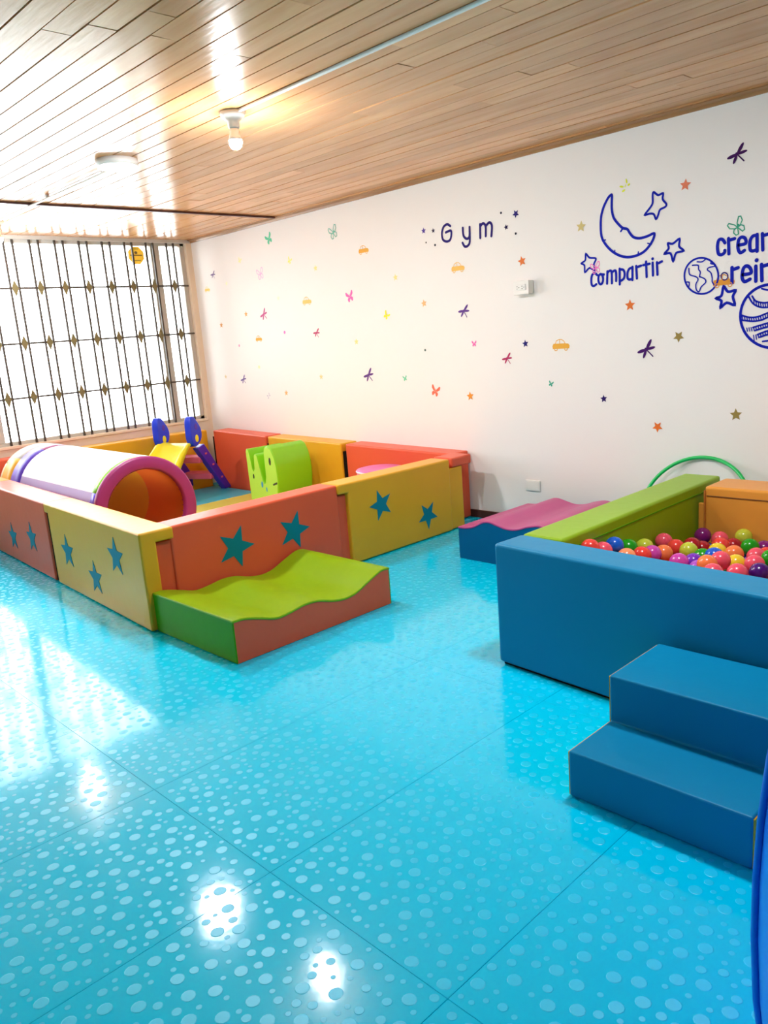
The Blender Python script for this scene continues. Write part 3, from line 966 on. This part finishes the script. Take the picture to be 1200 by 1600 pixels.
r = 0
yy = -1.765
while yy < -0.69:
    x = 5.366 + (0.0405 if r % 2 else 0)
    ci_ = 0
    while x < 6.455:
        ci_ += 1
        z = 0.215 + 0.1 * (-0.7 - yy)
        if x > 6.14 or (x > 5.95 and yy > -1.0): z += 0.062
        ok = True
        for t in top:
            d2 = (t[0] - x) ** 2 + (t[1] - yy) ** 2
            if d2 < (2 * RB) ** 2:
                z = min(z, t[2] - math.sqrt((2 * RB) ** 2 - d2) - 0.0015)
        if z > 0.12 + RB:
            cname = random.choice(cn)
            o = bpy.data.objects.new('plastic_ball', BME[cname]); COL.objects.link(o)
            o.location = (x, yy, z)
            tag(o, '%s ball lying low, %s from the olive wall, %s row behind the blue wall' % (cname, ordinal(ci_), ordinal(r + 1)), 'ball', 'lower layer of balls in the pit')
        x += 0.081
    yy += 0.0705
    r += 1

# green hoop leaning on the wall behind the pit
HG = mat('hoop_green', (0, 190, 92), 0.3)
bm = bmesh.new()
cx, rr = 5.082, 0.30
pts = []
tilt = math.radians(30)
for k in range(65):
    a = 2 * PI * k / 64
    h = rr + 0.011 + rr * math.sin(a)
    pts.append((cx + rr * math.cos(a), -0.012 - (2 * rr - (rr + rr * math.sin(a))) * math.sin(tilt), 0.011 + (rr + rr * math.sin(a)) * math.cos(tilt)))
HOOP_PTS = pts
tube(bm, pts, 0.0105, 10)
tag(finish('hoop', bm, HG, smooth=True), 'green plastic hoop leaning on the wall behind the ball pit', 'hoop')

# blue plastic drum cut by the right edge
DB = mat('drum_blue_plastic', (0, 112, 236), 0.3)
dr = tag(empty('plastic_drum', (6.86, -2.97, 0)), 'bright blue plastic drum at the right edge beside the steps', 'drum')
bm = bmesh.new()
lathe(bm, [(0.001, 0.001), (0.29, 0.001), (0.305, 0.02), (0.316, 0.12), (0.322, 0.25), (0.322, 0.37), (0.317, 0.48), (0.306, 0.60), (0.288, 0.72), (0.262, 0.82), (0.22, 0.86), (0.001, 0.87)], 48)
finish('drum_body', bm, DB, dr, smooth=True)
for a in (0.25, 0.62):
    bm = bmesh.new()
    for s in range(10):
        an = 2 * PI * (s + a) / 10
        R2 = [(0.296, 0.005), (0.309, 0.03), (0.320, 0.12), (0.326, 0.25), (0.326, 0.37), (0.321, 0.48), (0.310, 0.60), (0.292, 0.72), (0.267, 0.815)]
        tube(bm, [(q * math.cos(an), q * math.sin(an), h) for q, h in R2], 0.008, 6)
    finish('moulded_rib', bm, DB, dr, smooth=True)

# ------------------------------------------------------------------ electrical boxes on the wall
pb = wall_point(822, 449)
ob = tag(empty('power_outlet', (pb.x, 0, pb.z)), 'white surface-mounted double power outlet below the Gym lettering', 'outlet')
box('outlet_box', -0.058, 0.058, -0.045, -0.0005, -0.04, 0.04, WHITE, ob, bev=0.005)
box('face_plate', -0.062, 0.058, -0.054, -0.044, -0.044, 0.042, WHITE, ob, bev=0.004)
box('socket_insert', -0.036, 0.036, -0.058, -0.053, -0.018, 0.018, WHITE, ob, bev=0.004)
bm = bmesh.new()
for sx in (-0.02, 0.018):
    for (dx, dz) in ((-0.008, 0.007), (-0.008, -0.007), (0.006, 0.0)):
        bbox(bm, sx + dx - 0.0035, sx + dx + 0.0035, -0.0588, -0.0575, dz - 0.002, dz + 0.002)
finish('pin_slot', bm, GREYC, ob)
pb = wall_point(833.5, 758.5)
ob = tag(empty('blank_wall_plate', (pb.x, 0, pb.z)), 'white blank wall plate above the purple wave ramp', 'wall plate')
box('plate', -0.058, 0.058, -0.010, -0.0005, -0.036, 0.036, WHITE, ob, bev=0.003, seg=2)
box('plate_cover', -0.05, 0.05, -0.0125, -0.009, -0.029, 0.029, WHITE, ob, bev=0.002, seg=1)

# ------------------------------------------------------------------ wall decals
DEPTH = [0.0009]
def dm(rgb):
    return mat('decal_%d_%d_%d' % rgb, rgb, 0.6, 0.12)
def poly_decal(bm, pts, y):
    vs = [bm.verts.new((a, y, b)) for a, b in pts]
    n_ = len(vs)
    f = bm.faces.new(vs)
    f.normal_update()
    if f.normal.y > 0: f.normal_flip()
    bmesh.ops.triangulate(bm, faces=[f])
def ell(cx_, cz_, ra, rb, rot=0, n_=14):
    c_, s_ = math.cos(rot), math.sin(rot)
    return [(cx_ + ra * math.cos(2 * PI * k / n_) * c_ - rb * math.sin(2 * PI * k / n_) * s_, cz_ + ra * math.cos(2 * PI * k / n_) * s_ + rb * math.sin(2 * PI * k / n_) * c_) for k in range(n_)]
def ribbon(bm, pts, wd, y, closed=False):
    """one mitred strip with rounded ends, no overlapping faces"""
    P = []
    for p in pts:
        p = Vector(p)
        if not P or (p - P[-1]).length > 1e-5: P.append(p)
    if closed and len(P) > 2 and (P[0] - P[-1]).length < 1e-5: P.pop()
    n_ = len(P)
    L_, R_ = [], []
    for k in range(n_):
        a = P[k - 1] if (k > 0 or closed) else None
        b = P[(k + 1) % n_] if (k < n_ - 1 or closed) else None
        d0 = (P[k] - a).normalized() if a is not None else None
        d1 = (b - P[k]).normalized() if b is not None else None
        t = d0 if d1 is None else d1 if d0 is None else (d0 + d1)
        if t.length < 1e-4: t = d1
        t = t.normalized()
        nn = Vector((-t.y, t.x))
        m_ = 1.0
        if d0 is not None and d1 is not None:
            m_ = 1 / max(0.62, abs(nn.dot(Vector((-d1.y, d1.x)))))
        L_.append(P[k] + nn * wd / 2 * m_); R_.append(P[k] - nn * wd / 2 * m_)
    vl = [bm.verts.new((p.x, y, p.y)) for p in L_]
    vr = [bm.verts.new((p.x, y, p.y)) for p in R_]
    fs = []
    for k in range(n_ if closed else n_ - 1):
        k2 = (k + 1) % n_
        fs.append(bm.faces.new((vl[k], vr[k], vr[k2], vl[k2])))
    if not closed:
        for k, sgn in ((0, -1), (n_ - 1, 1)):
            q = P[1] - P[0] if k == 0 else P[-1] - P[-2]
            a0 = math.atan2(q.y, q.x) + (0 if sgn > 0 else PI)
            arc = [bm.verts.new((P[k].x + wd / 2 * math.cos(a0 + PI / 2 - PI * h / 6), y, P[k].y + wd / 2 * math.sin(a0 + PI / 2 - PI * h / 6))) for h in range(1, 6)]
            e0, e1 = (vl[k], vr[k]) if sgn > 0 else (vr[k], vl[k])
            fs.append(bm.faces.new([e0] + arc + [e1]))
    for f in fs:
        f.normal_update()
        if f.normal.y > 0: f.normal_flip()
def rot2(pts, a):
    c_, s_ = math.cos(a), math.sin(a)
    return [(x * c_ - z * s_, x * s_ + z * c_) for x, z in pts]
def shape(kind, h):
    """outline pieces of a decal of height h, centred: filled polygons and ribbons"""
    P, R = [], []
    if kind == 'star':
        P.append(star_pts(h * 0.53, 0, 0.46))
    elif kind == 'dot':
        P.append(ell(0, 0, h / 2, h / 2))
    elif kind == 'butterfly':
        for s in (1, -1):
            P.append([(0, -0.05 * h), (s * 0.10 * h, 0.16 * h), (s * 0.36 * h, 0.48 * h), (s * 0.48 * h, 0.44 * h), (s * 0.46 * h, 0.18 * h), (s * 0.22 * h, -0.02 * h)])
            P.append([(0, -0.06 * h), (s * 0.24 * h, -0.06 * h), (s * 0.36 * h, -0.2 * h), (s * 0.30 * h, -0.42 * h), (s * 0.16 * h, -0.45 * h), (s * 0.04 * h, -0.2 * h)])
        P.append(ell(0, -0.03 * h, 0.035 * h, 0.26 * h))
    elif kind == 'butterfly_line':
        for s in (1, -1):
            R.append(([(0, -0.05 * h), (s * 0.10 * h, 0.2 * h), (s * 0.34 * h, 0.48 * h), (s * 0.47 * h, 0.42 * h), (s * 0.44 * h, 0.16 * h), (s * 0.2 * h, -0.02 * h)], True))
            R.append(([(0, -0.06 * h), (s * 0.24 * h, -0.05 * h), (s * 0.36 * h, -0.2 * h), (s * 0.30 * h, -0.42 * h), (s * 0.14 * h, -0.44 * h)], True))
        P.append(ell(0.1 * h, 0.02 * h, 0.07 * h, 0.1 * h))
    elif kind == 'butterfly_dots':
        for (a, b, c_, d_, e_) in ((-0.3, 0.0, 0.2, 0.08, -0.3), (-0.12, -0.35, 0.16, 0.08, 0.4), (0.15, 0.36, 0.07, 0.2, 0.2), (0.36, 0.05, 0.13, 0.08, 0.5), (0.05, 0.0, 0.04, 0.12, -0.3)):
            P.append(ell(a * h, b * h, c_ * h, d_ * h, e_))
    elif kind == 'dragonfly':
        for (a, l, wd_) in ((47, 0.66, 0.10), (-2, 0.58, 0.085), (182, 0.60, 0.10), (235, 0.54, 0.085)):
            a = math.radians(a)
            P.append(ell(math.cos(a) * l * h * 0.5, math.sin(a) * l * h * 0.5, l * h * 0.5, wd_ * h, a))
        R.append(([(-0.05 * h, 0.08 * h), (0.0, 0.0), (0.30 * h, -0.50 * h)], False))
        P.append(ell(-0.04 * h, 0.06 * h, 0.06 * h, 0.06 * h))
    elif kind == 'car':
        P.append([(-0.9 * h, -0.36 * h), (0.9 * h, -0.36 * h), (0.95 * h, -0.1 * h), (0.8 * h, 0.08 * h), (0.4 * h, 0.12 * h), (-0.82 * h, 0.12 * h), (-0.93 * h, -0.1 * h)])
        R.append(([(-0.62 * h, 0.1 * h), (-0.48 * h, 0.38 * h), (-0.2 * h, 0.5 * h), (0.1 * h, 0.48 * h), (0.36 * h, 0.3 * h), (0.46 * h, 0.1 * h)], False))
        R.append(([(-0.12 * h, 0.1 * h), (-0.12 * h, 0.48 * h)], False))
        for s in (-0.55, 0.55):
            R.append((ell(s * h, -0.36 * h, 0.17 * h, 0.17 * h), True))
    return P, R
def decal(kind, px, py, hpx, rgb, label, rot=0.0, flip=False, lw=0.07):
    c_ = wall_point(px, py)
    s_ = (wall_point(px, py - 6) - wall_point(px, py + 6)).length / 12
    h = hpx * s_
    P, R = shape(kind, h)
    bm = bmesh.new()
    f = -1 if flip else 1
    lay = 0.0
    for q in P:
        poly_decal(bm, rot2([(f * a, b) for a, b in q], rot), -lay); lay += 0.00012
    for q, cl in R:
        ribbon(bm, rot2([(f * a, b) for a, b in q], rot), h * lw, -lay, cl); lay += 0.00012
    nm = {'star': 'star', 'dot': 'dot', 'butterfly': 'butterfly', 'butterfly_line': 'butterfly', 'butterfly_dots': 'butterfly', 'dragonfly': 'dragonfly', 'car': 'car'}[kind] + '_decal'
    o = finish(nm, bm, dm(rgb))
    DEPTH[0] += 0.00001
    o.location = (c_.x, -DEPTH[0], c_.z)
    tag(o, label, 'decal', 'small decals scattered over the wall')
    return o
GRE, TEAL = (104, 206, 164), (60, 170, 140)
PNK, PLUM, NAVY, OR, TAN, OLV, CRIM = (244, 110, 186), (104, 62, 132), (40, 30, 110), (226, 124, 54), (208, 188, 124), (152, 130, 70), (182, 48, 96)
CARO, PYE = (236, 174, 70), (244, 226, 150)
D_ = [
 ('butterfly', 420, 373, 18, GRE, 'solid green butterfly under the ceiling corner near the window', 0.4),
 ('butterfly_line', 520.5, 363, 21, (120, 190, 170), 'outlined green butterfly right of the solid green one', 0.3),
 ('car', 568, 390, 13, CARO, 'orange car decal highest of the cars, left of Gym', 0),
 ('butterfly', 374.7, 407, 9, (250, 240, 170), 'pale yellow butterfly below and left of the solid green butterfly', -0.4),
 ('butterfly', 452.5, 407, 11, (250, 240, 140), 'pale yellow butterfly between the two green butterflies', -0.5),
 ('butterfly_line', 406.7, 428, 18, (244, 190, 226), 'outlined pale pink butterfly below the solid green one', 0.2),
 ('star', 493, 419, 10, PYE, 'faint yellow star below the outlined green butterfly', 0.1),
 ('star', 618, 433.5, 11, PYE, 'faint yellow star below and left of Gym', 0.1),
 ('dragonfly', 332.8, 429, 12, (130, 110, 150), 'grey purple dragonfly nearest the window frame', 0),
 ('car', 324, 452, 8, (240, 214, 120), 'pale yellow car nearest the window frame', 0),
 ('star', 354, 443, 7, (248, 242, 200), 'very faint cream star beside the window', 0),
 ('star', 435, 466, 8, (246, 246, 210), 'very faint cream star left of the pale orange car', 0),
 ('car', 479.5, 470, 12, (240, 196, 110), 'pale orange car left of the solid pink butterfly', 0),
 ('butterfly', 546.7, 463.3, 18, PNK, 'solid bright pink butterfly below the highest orange car', 0.25),
 ('butterfly', 604, 492.7, 13, (240, 236, 40), 'bright yellow butterfly right of the solid pink one', -0.7),
 ('star', 384.5, 490.8, 9, (236, 170, 100), 'small orange star left of the magenta dragonfly', 0),
 ('dragonfly', 412, 491.3, 17, (190, 90, 140), 'upper magenta dragonfly, by the small orange star', 0.3),
 ('star', 345.9, 508, 9, (216, 150, 84), 'small brownish orange star closest to the window', 0),
 ('dot', 444.8, 519.3, 5, (236, 120, 196), 'tiny pink dot left of the lower magenta dragonfly', 0),
 ('dragonfly', 494.7, 520, 14, (190, 70, 110), 'lower magenta dragonfly below the pale orange car', 0),
 ('car', 404.5, 529, 9, CARO, 'small orange car below the upper magenta dragonfly', 0),
 ('dot', 373.9, 540, 4, (236, 150, 190), 'tiny pink dot left of the small orange car', 0),
 ('star', 557, 534, 10, PYE, 'faint yellow star above the purple dragonfly', 0),
 ('dragonfly', 576, 586, 20, PLUM, 'purple dragonfly low on the wall above the corral', 0.2),
 ('butterfly', 633, 591, 9, GRE, 'tiny green butterfly left of the orange butterfly', 0.2),
 ('star', 502, 588.7, 9, (244, 210, 150), 'faint peach star left of the low purple dragonfly', 0),
 ('dragonfly', 380.5, 592.7, 13, (110, 90, 150), 'small purple dragonfly low beside the window', 0.2),
 ('star', 352.8, 588.7, 7, (222, 202, 160), 'tiny tan star low beside the window frame', 0),
 ('dot', 405, 573.5, 5, (240, 236, 180), 'tiny cream dot right above the small purple dragonfly', 0),
 ('star', 447.5, 614, 9, (236, 184, 120), 'small peach star lowest above the corral', 0),
 ('butterfly_dots', 420, 618.5, 9, (180, 170, 200), 'tiny grey butterfly left of the lowest peach star', 0),
 ('star', 662.7, 474, 12, (246, 184, 124), 'peach star below Gym, left of a purple dragonfly', 0.15),
 ('dragonfly', 724.8, 486, 20, (98, 62, 140), 'purple dragonfly left of the power outlet', 0),
 ('butterfly', 741, 537, 10, PNK, 'tiny pink butterfly below the purple dragonfly', 0),
 ('star', 821, 537, 12, NAVY, 'navy star below the power outlet', 0.1),
 ('dragonfly', 792.5, 560, 17, CRIM, 'crimson dragonfly left of and below the navy star', 0.1),
 ('car', 876.5, 538.7, 17, CARO, 'orange car right of the navy star', 0),
 ('dot', 664.5, 547, 4, (90, 110, 100), 'tiny dark dot below the peach star', 0),
 ('butterfly', 861, 599.5, 9, TEAL, 'tiny teal butterfly below the orange car', -0.3),
 ('butterfly', 680.5, 610.7, 18, (240, 116, 88), 'coral butterfly low on the wall', -0.3),
 ('star', 735, 619, 14, (236, 150, 56), 'orange star right of the coral butterfly', 0.1),
 ('star', 984.5, 477, 18, (226, 118, 54), 'orange star below the word compartir', 0),
 ('star', 1060.5, 526, 18, OLV, 'olive star right of the dark purple dragonfly', 0.63),
 ('dragonfly', 1010, 546, 27, (70, 20, 100), 'dark purple dragonfly below the orange star', 0.25),
 ('star', 943.5, 623, 12, (44, 22, 96), 'dark navy star lowest right of the teal butterfly', 0.1),
 ('star', 1027.5, 667, 17, (232, 116, 48), 'orange star lowest on the wall', 0.6),
 ('star', 1150, 648, 19, OLV, 'olive star above the ball pit', 0.05),
 ('dragonfly', 1152, 241, 29, (64, 18, 84), 'dark purple dragonfly at the top right', 0.2),
 ('star', 1071, 289, 19, (228, 128, 96), 'coral star right of the moon, near the ceiling', -0.1),
 ('butterfly_dots', 976.5, 290.7, 20, (218, 226, 60), 'lime yellow butterfly of loose strokes above the moon', 0),
 ('star', 908, 354, 18, TAN, 'tan star left of the moon', -0.1),
 ('butterfly_line', 1152, 354, 26, (64, 160, 130), 'outlined green butterfly on top of the word crear', 0.5),
 ('butterfly_line', 930.7, 418.7, 18, (248, 130, 200), 'outlined pink butterfly behind the word compartir', 0.2),
 ('car', 1130.7, 438.7, 19, (222, 150, 56), 'orange car half behind the globe drawing', 0),
 ('star', 662, 360.7, 10, (84, 60, 150), 'purple star leftmost before the word Gym', 0),
 ('star', 677, 360.5, 8, (60, 50, 80), 'dark grey star between purple star and letter G', 0),
 ('dot', 666, 379, 3, (90, 90, 90), 'tiny dot below the purple star left of Gym', 0),
 ('dot', 680, 383, 4, (60, 60, 70), 'tiny dot below the dark grey star left of Gym', 0),
 ('dot', 783, 332.7, 4, (40, 40, 60), 'tiny dot above right of the letter m', 0),
 ('star', 806, 334, 13, NAVY, 'navy star highest at the right of Gym', 0.5),
 ('star', 791, 355, 9, (36, 24, 70), 'small navy star just right of Gym', 0.2),
 ('dot', 806, 365, 4, (30, 30, 50), 'tiny dot below the small navy star', 0),
 ('star', 815.7, 408, 16, (226, 124, 64), 'orange star between Gym and the power outlet', 0.2),
 ('car', 715.5, 417.5, 15, (246, 196, 104), 'pale orange car right below Gym', 0),
]
for d in D_:
    decal(*d)
# hand-drawn line decals and lettering
BLUE = dm((6, 26, 168))
DNAVY = dm((44, 30, 112))
def crop_pts(pts, org, sc):
    return [(org[0] + a * sc, org[1] + b * sc) for a, b in pts]
def line_decal(name, label, parts, org, sc, wd, m, cat='decal', part='stroke', group=None, y=0.0016):
    """parts: list of (points, closed, width factor) or ('dot', (x,y), r); one mesh per part"""
    allp = []
    for q in parts:
        allp += [q[1]] if q[0] == 'dot' else list(q[0])
    cpx = (sum(a for a, b in allp) / len(allp), sum(b for a, b in allp) / len(allp))
    o_ = wall_point(*crop_pts([cpx], org, sc)[0])
    s_ = (wall_point(org[0], org[1] - 6) - wall_point(org[0], org[1] + 6)).length / 12 * sc
    def W(pts):
        out = []
        for q in crop_pts(pts, org, sc):
            w_ = wall_point(*q); out.append((w_.x - o_.x, w_.z - o_.z))
        return out
    return o_, s_, W
def build_lines(name, label, groups, org, sc, wd, m, y=0.0016, part='stroke'):
    """groups: list of letters / strokes, each a list of (points, closed[, width factor])"""
    flat = [q for g in groups for q in g]
    o_, s_, W = line_decal(name, label, flat, org, sc, wd, m)
    single = len(groups) == 1
    root = None
    if not single:
        root = empty(name, (o_.x, -y, o_.z))
        tag(root, label, 'decal')
    for g in groups:
        bm = bmesh.new()
        for iq, q in enumerate(g):
            lay = -0.00014 * (iq % 12)
            if q[0] == 'dot':
                c_ = W([q[1]])[0]
                poly_decal(bm, ell(c_[0], c_[1], q[2] * s_, q[2] * s_), lay)
            else:
                ribbon(bm, W(catmull(q[0], q[1]) if len(q[0]) < 36 else q[0]), wd * s_ * (q[2] if len(q) > 2 else 1), lay, q[1])
        if single:
            o = finish(name, bm, m); o.location = (o_.x, -y, o_.z)
            tag(o, label, 'decal')
        else:
            finish(part, bm, m, root)
def catmull(pts, closed, n_=4):
    if len(pts) < 3: return pts
    N = len(pts); out = []
    rng = N if closed else N - 1
    for i in range(rng):
        p0 = pts[(i - 1) % N] if closed or i > 0 else pts[i]
        p1, p2 = pts[i], pts[(i + 1) % N]
        p3 = pts[(i + 2) % N] if closed or i + 2 < N else p2
        for k in range(n_):
            t = k / n_
            out.append(tuple(0.5 * (2 * p1[c] + (p2[c] - p0[c]) * t + (2 * p0[c] - 5 * p1[c] + 4 * p2[c] - p3[c]) * t * t + (3 * p1[c] - p0[c] - 3 * p2[c] + p3[c]) * t ** 3) for c in (0, 1)))
    if not closed: out.append(pts[-1])
    return out
def circ(cx_, cy_, ra, rb, n_=40):
    return [(cx_ + ra * math.cos(2 * PI * k / n_), cy_ + rb * math.sin(2 * PI * k / n_)) for k in range(n_)]
FO, FS = (930, 295), 0.11667
GO, GS = (1060, 330), 0.1375
HO, HS = (650, 320), 0.14167
DO, DS = (880, 200), 0.26667
build_lines('gym_lettering', 'purple handwritten word Gym on the wall', [
    [([(380, 235), (345, 215), (305, 245), (287, 310), (297, 380), (335, 405), (375, 390), (390, 340), (385, 285), (330, 305)], False)],
    [([(517, 255), (525, 340), (560, 375), (590, 350), (592, 245)], False), ([(592, 245), (595, 400), (575, 450), (540, 460), (515, 420)], False)],
    [([(710, 365), (708, 215)], False), ([(708, 240), (740, 205), (768, 235), (770, 345)], False), ([(770, 235), (810, 195), (838, 230), (832, 345)], False)],
], HO, HS, 28, DNAVY, part='letter')
f2 = DS / FS
def d2f(pts): return [((DO[0] + a * DS - FO[0]) / FS, (DO[1] + b * DS - FO[1]) / FS) for a, b in pts]
build_lines('compartir_lettering', 'blue handwritten word compartir below the moon', [
    [(d2f([(200, 862), (185, 850), (170, 862), (165, 890), (168, 918), (180, 926), (195, 915)]), False)],
    [(circ(75, 1210, 32, 68, 20), True), ([(75, 1146), (118, 1148)], False)],
    [([(160, 1270), (165, 1105)], False), ([(165, 1125), (195, 1098), (220, 1115), (225, 1265)], False), ([(225, 1120), (260, 1095), (280, 1115), (282, 1235)], False)],
    [([(330, 1280), (328, 1070)], False), ([(330, 1080), (375, 1085), (395, 1130), (385, 1200), (340, 1235)], False)],
    [([(495, 1060), (460, 1070), (435, 1120), (435, 1195), (460, 1215), (495, 1205)], False), ([(500, 1045), (500, 1220)], False)],
    [([(560, 1200), (550, 1035)], False), ([(555, 1050), (615, 1030)], False)],
    [([(690, 1180), (682, 975)], False), ([(645, 1022), (730, 1005)], False)],
    [([(775, 1160), (770, 990)], False), ('dot', (770, 937), 20)],
    [([(835, 1150), (828, 985)], False), ([(830, 1005), (895, 972)], False)],
], FO, FS, 35, BLUE, part='letter')
build_lines('crear_lettering', 'blue handwritten word crear at the right edge', [
    [([(530, 360), (500, 320), (460, 330), (445, 400), (455, 480), (490, 495), (525, 470), (528, 445)], False)],
    [([(575, 485), (570, 310)], False), ([(575, 330), (640, 312)], False)],
    [([(690, 385), (765, 365), (760, 310), (720, 295), (685, 330), (678, 420), (705, 472), (752, 445)], False)],
    [([(890, 272), (845, 285), (815, 340), (815, 430), (840, 452), (885, 440)], False), ([(895, 265), (895, 455)], False)],
    [([(960, 440), (955, 255)], False), ([(960, 278), (1040, 255)], False)],
], GO, GS, 38, BLUE, part='letter')
build_lines('reir_lettering', 'blue handwritten word reir above the striped planet', [
    [([(610, 815), (610, 640)], False), ([(610, 668), (680, 642)], False)],
    [([(735, 722), (825, 702), (815, 645), (775, 622), (738, 655), (725, 750), (752, 800), (815, 772)], False)],
    [([(880, 795), (880, 625)], False), ('dot', (890, 557), 23)],
    [([(950, 790), (945, 605)], False), ([(950, 628), (1040, 600)], False)],
], GO, GS, 40, BLUE, part='letter')
build_lines('moon_decal', 'blue outlined crescent moon drawing', [[([(225, 90), (205, 88), (170, 130), (120, 230), (85, 350), (75, 480), (85, 630), (130, 730), (220, 830), (330, 895), (440, 915), (550, 895), (650, 845), (730, 760), (780, 670), (795, 605), (770, 602), (700, 635), (600, 662), (520, 650), (470, 600), (430, 540), (370, 525), (310, 470), (250, 390), (225, 290), (222, 190)], True), ([(370, 530), (345, 570)], False, 0.7), ([(110, 690), (140, 685)], False, .5), ([(255, 860), (265, 825)], False, .5), ([(575, 890), (580, 845)], False, .5), ([(705, 730), (755, 742)], False, .5)]], FO, FS, 37, BLUE)
build_lines('outline_star_decal', 'blue outlined star drawing above the moon at its right', [[([(785, 45), (845, 85), (910, 60), (905, 140), (955, 205), (935, 245), (870, 280), (845, 350), (815, 405), (785, 340), (725, 335), (665, 350), (735, 255), (770, 190), (770, 90)], True)]], FO, FS, 29, BLUE)
build_lines('outline_star_decal', 'blue outlined star drawing right of the moon, above the globe', [[([(1130, 670), (1125, 770), (1185, 830), (1085, 860), (1045, 970), (1010, 865), (930, 870), (985, 800), (975, 730), (1040, 735)], True)]], FO, FS, 30, BLUE)
build_lines('outline_star_decal', 'blue outlined star drawing at the left of compartir', [[([(133, 737), (155, 760), (192, 765), (180, 800), (188, 835), (155, 820), (128, 845), (125, 805), (107, 793), (130, 775)], True)]], DO, DS, 12, BLUE)
build_lines('outline_star_decal', 'blue outlined star drawing between globe and striped planet', [[([(515, 855), (565, 915), (650, 900), (620, 970), (640, 1065), (550, 1040), (480, 1095), (490, 1020), (430, 990), (490, 960)], True)]], GO, GS, 32, BLUE)
build_lines('globe_decal', 'blue line drawing of a globe with continents', [[(circ(262, 735, 193, 205), True, 1.5), ([(160, 615), (225, 615), (230, 660), (250, 690), (240, 745)], False), ([(120, 650), (130, 720), (200, 745), (225, 775), (200, 830), (205, 890), (235, 915), (260, 860), (310, 810), (300, 770), (245, 745)], False), ([(420, 625), (350, 640), (330, 665), (370, 700), (385, 760), (385, 800), (405, 835)], False), ([(215, 575), (270, 575), (310, 545)], False), ([(380, 570), (370, 595), (420, 605)], False), ([(95, 805), (125, 810), (120, 860)], False)]], GO, GS, 15, BLUE)
build_lines('small_ring_decal', 'small dark ring drawing between the globe and the word reir', [[(circ(525, 740, 38, 42, 20), True)]], GO, GS, 15, DNAVY)
pl = [(circ(1066, 1192, 361, 361, 56), True, 1.1)]
def inside(q): return (q[0] - 1066) ** 2 + (q[1] - 1192) ** 2 < 352 ** 2
bands = [[(800, 970), (850, 1050), (930, 1090), (1018, 1092), (1130, 1080), (1260, 1030), (1340, 980)], [(840, 965), (880, 1020), (960, 1040), (1018, 1036), (1120, 1020), (1220, 985), (1300, 930)],
         [(716, 1180), (800, 1205), (900, 1200), (1018, 1155), (1160, 1110), (1300, 1090), (1408, 1095)], [(722, 1238), (850, 1250), (950, 1235), (1018, 1205), (1160, 1165), (1300, 1145), (1410, 1150)],
         [(735, 1330), (850, 1320), (1018, 1270), (1160, 1230), (1300, 1215), (1410, 1215)], [(752, 1368), (870, 1356), (1018, 1312), (1160, 1280), (1300, 1265), (1400, 1270)],
         [(785, 1420), (900, 1402), (1018, 1358), (1160, 1340), (1300, 1345), (1380, 1330)], [(848, 1482), (930, 1430), (1018, 1402), (1160, 1395), (1300, 1400), (1345, 1400)],
         [(905, 1512), (960, 1480), (1060, 1470), (1160, 1490), (1220, 1505)], [(950, 880), (1018, 895), (1100, 890), (1180, 865)]]
for b in bands:
    q = [t for t in b if inside(t)]
    if len(q) > 1: pl.append((q, False, 0.7))
def interp(b, x):
    for (a0, b0), (a1, b1) in zip(b[:-1], b[1:]):
        if a0 <= x <= a1: return b0 + (b1 - b0) * (x - a0) / (a1 - a0)
    return None
for lo, hi in ((1, 0), (2, 3), (4, 5), (6, 7)):
    x = 700
    while x < 1400:
        a, b = interp(bands[lo], x), interp(bands[hi], x + 8)
        if a and b and inside((x, a)) and inside((x + 8, b)): pl.append(([(x, a), (x + 8, b)], False, 0.42))
        x += 26
build_lines('striped_planet_decal', 'blue line drawing of a striped planet at the right edge', [pl], GO, GS, 29, BLUE)
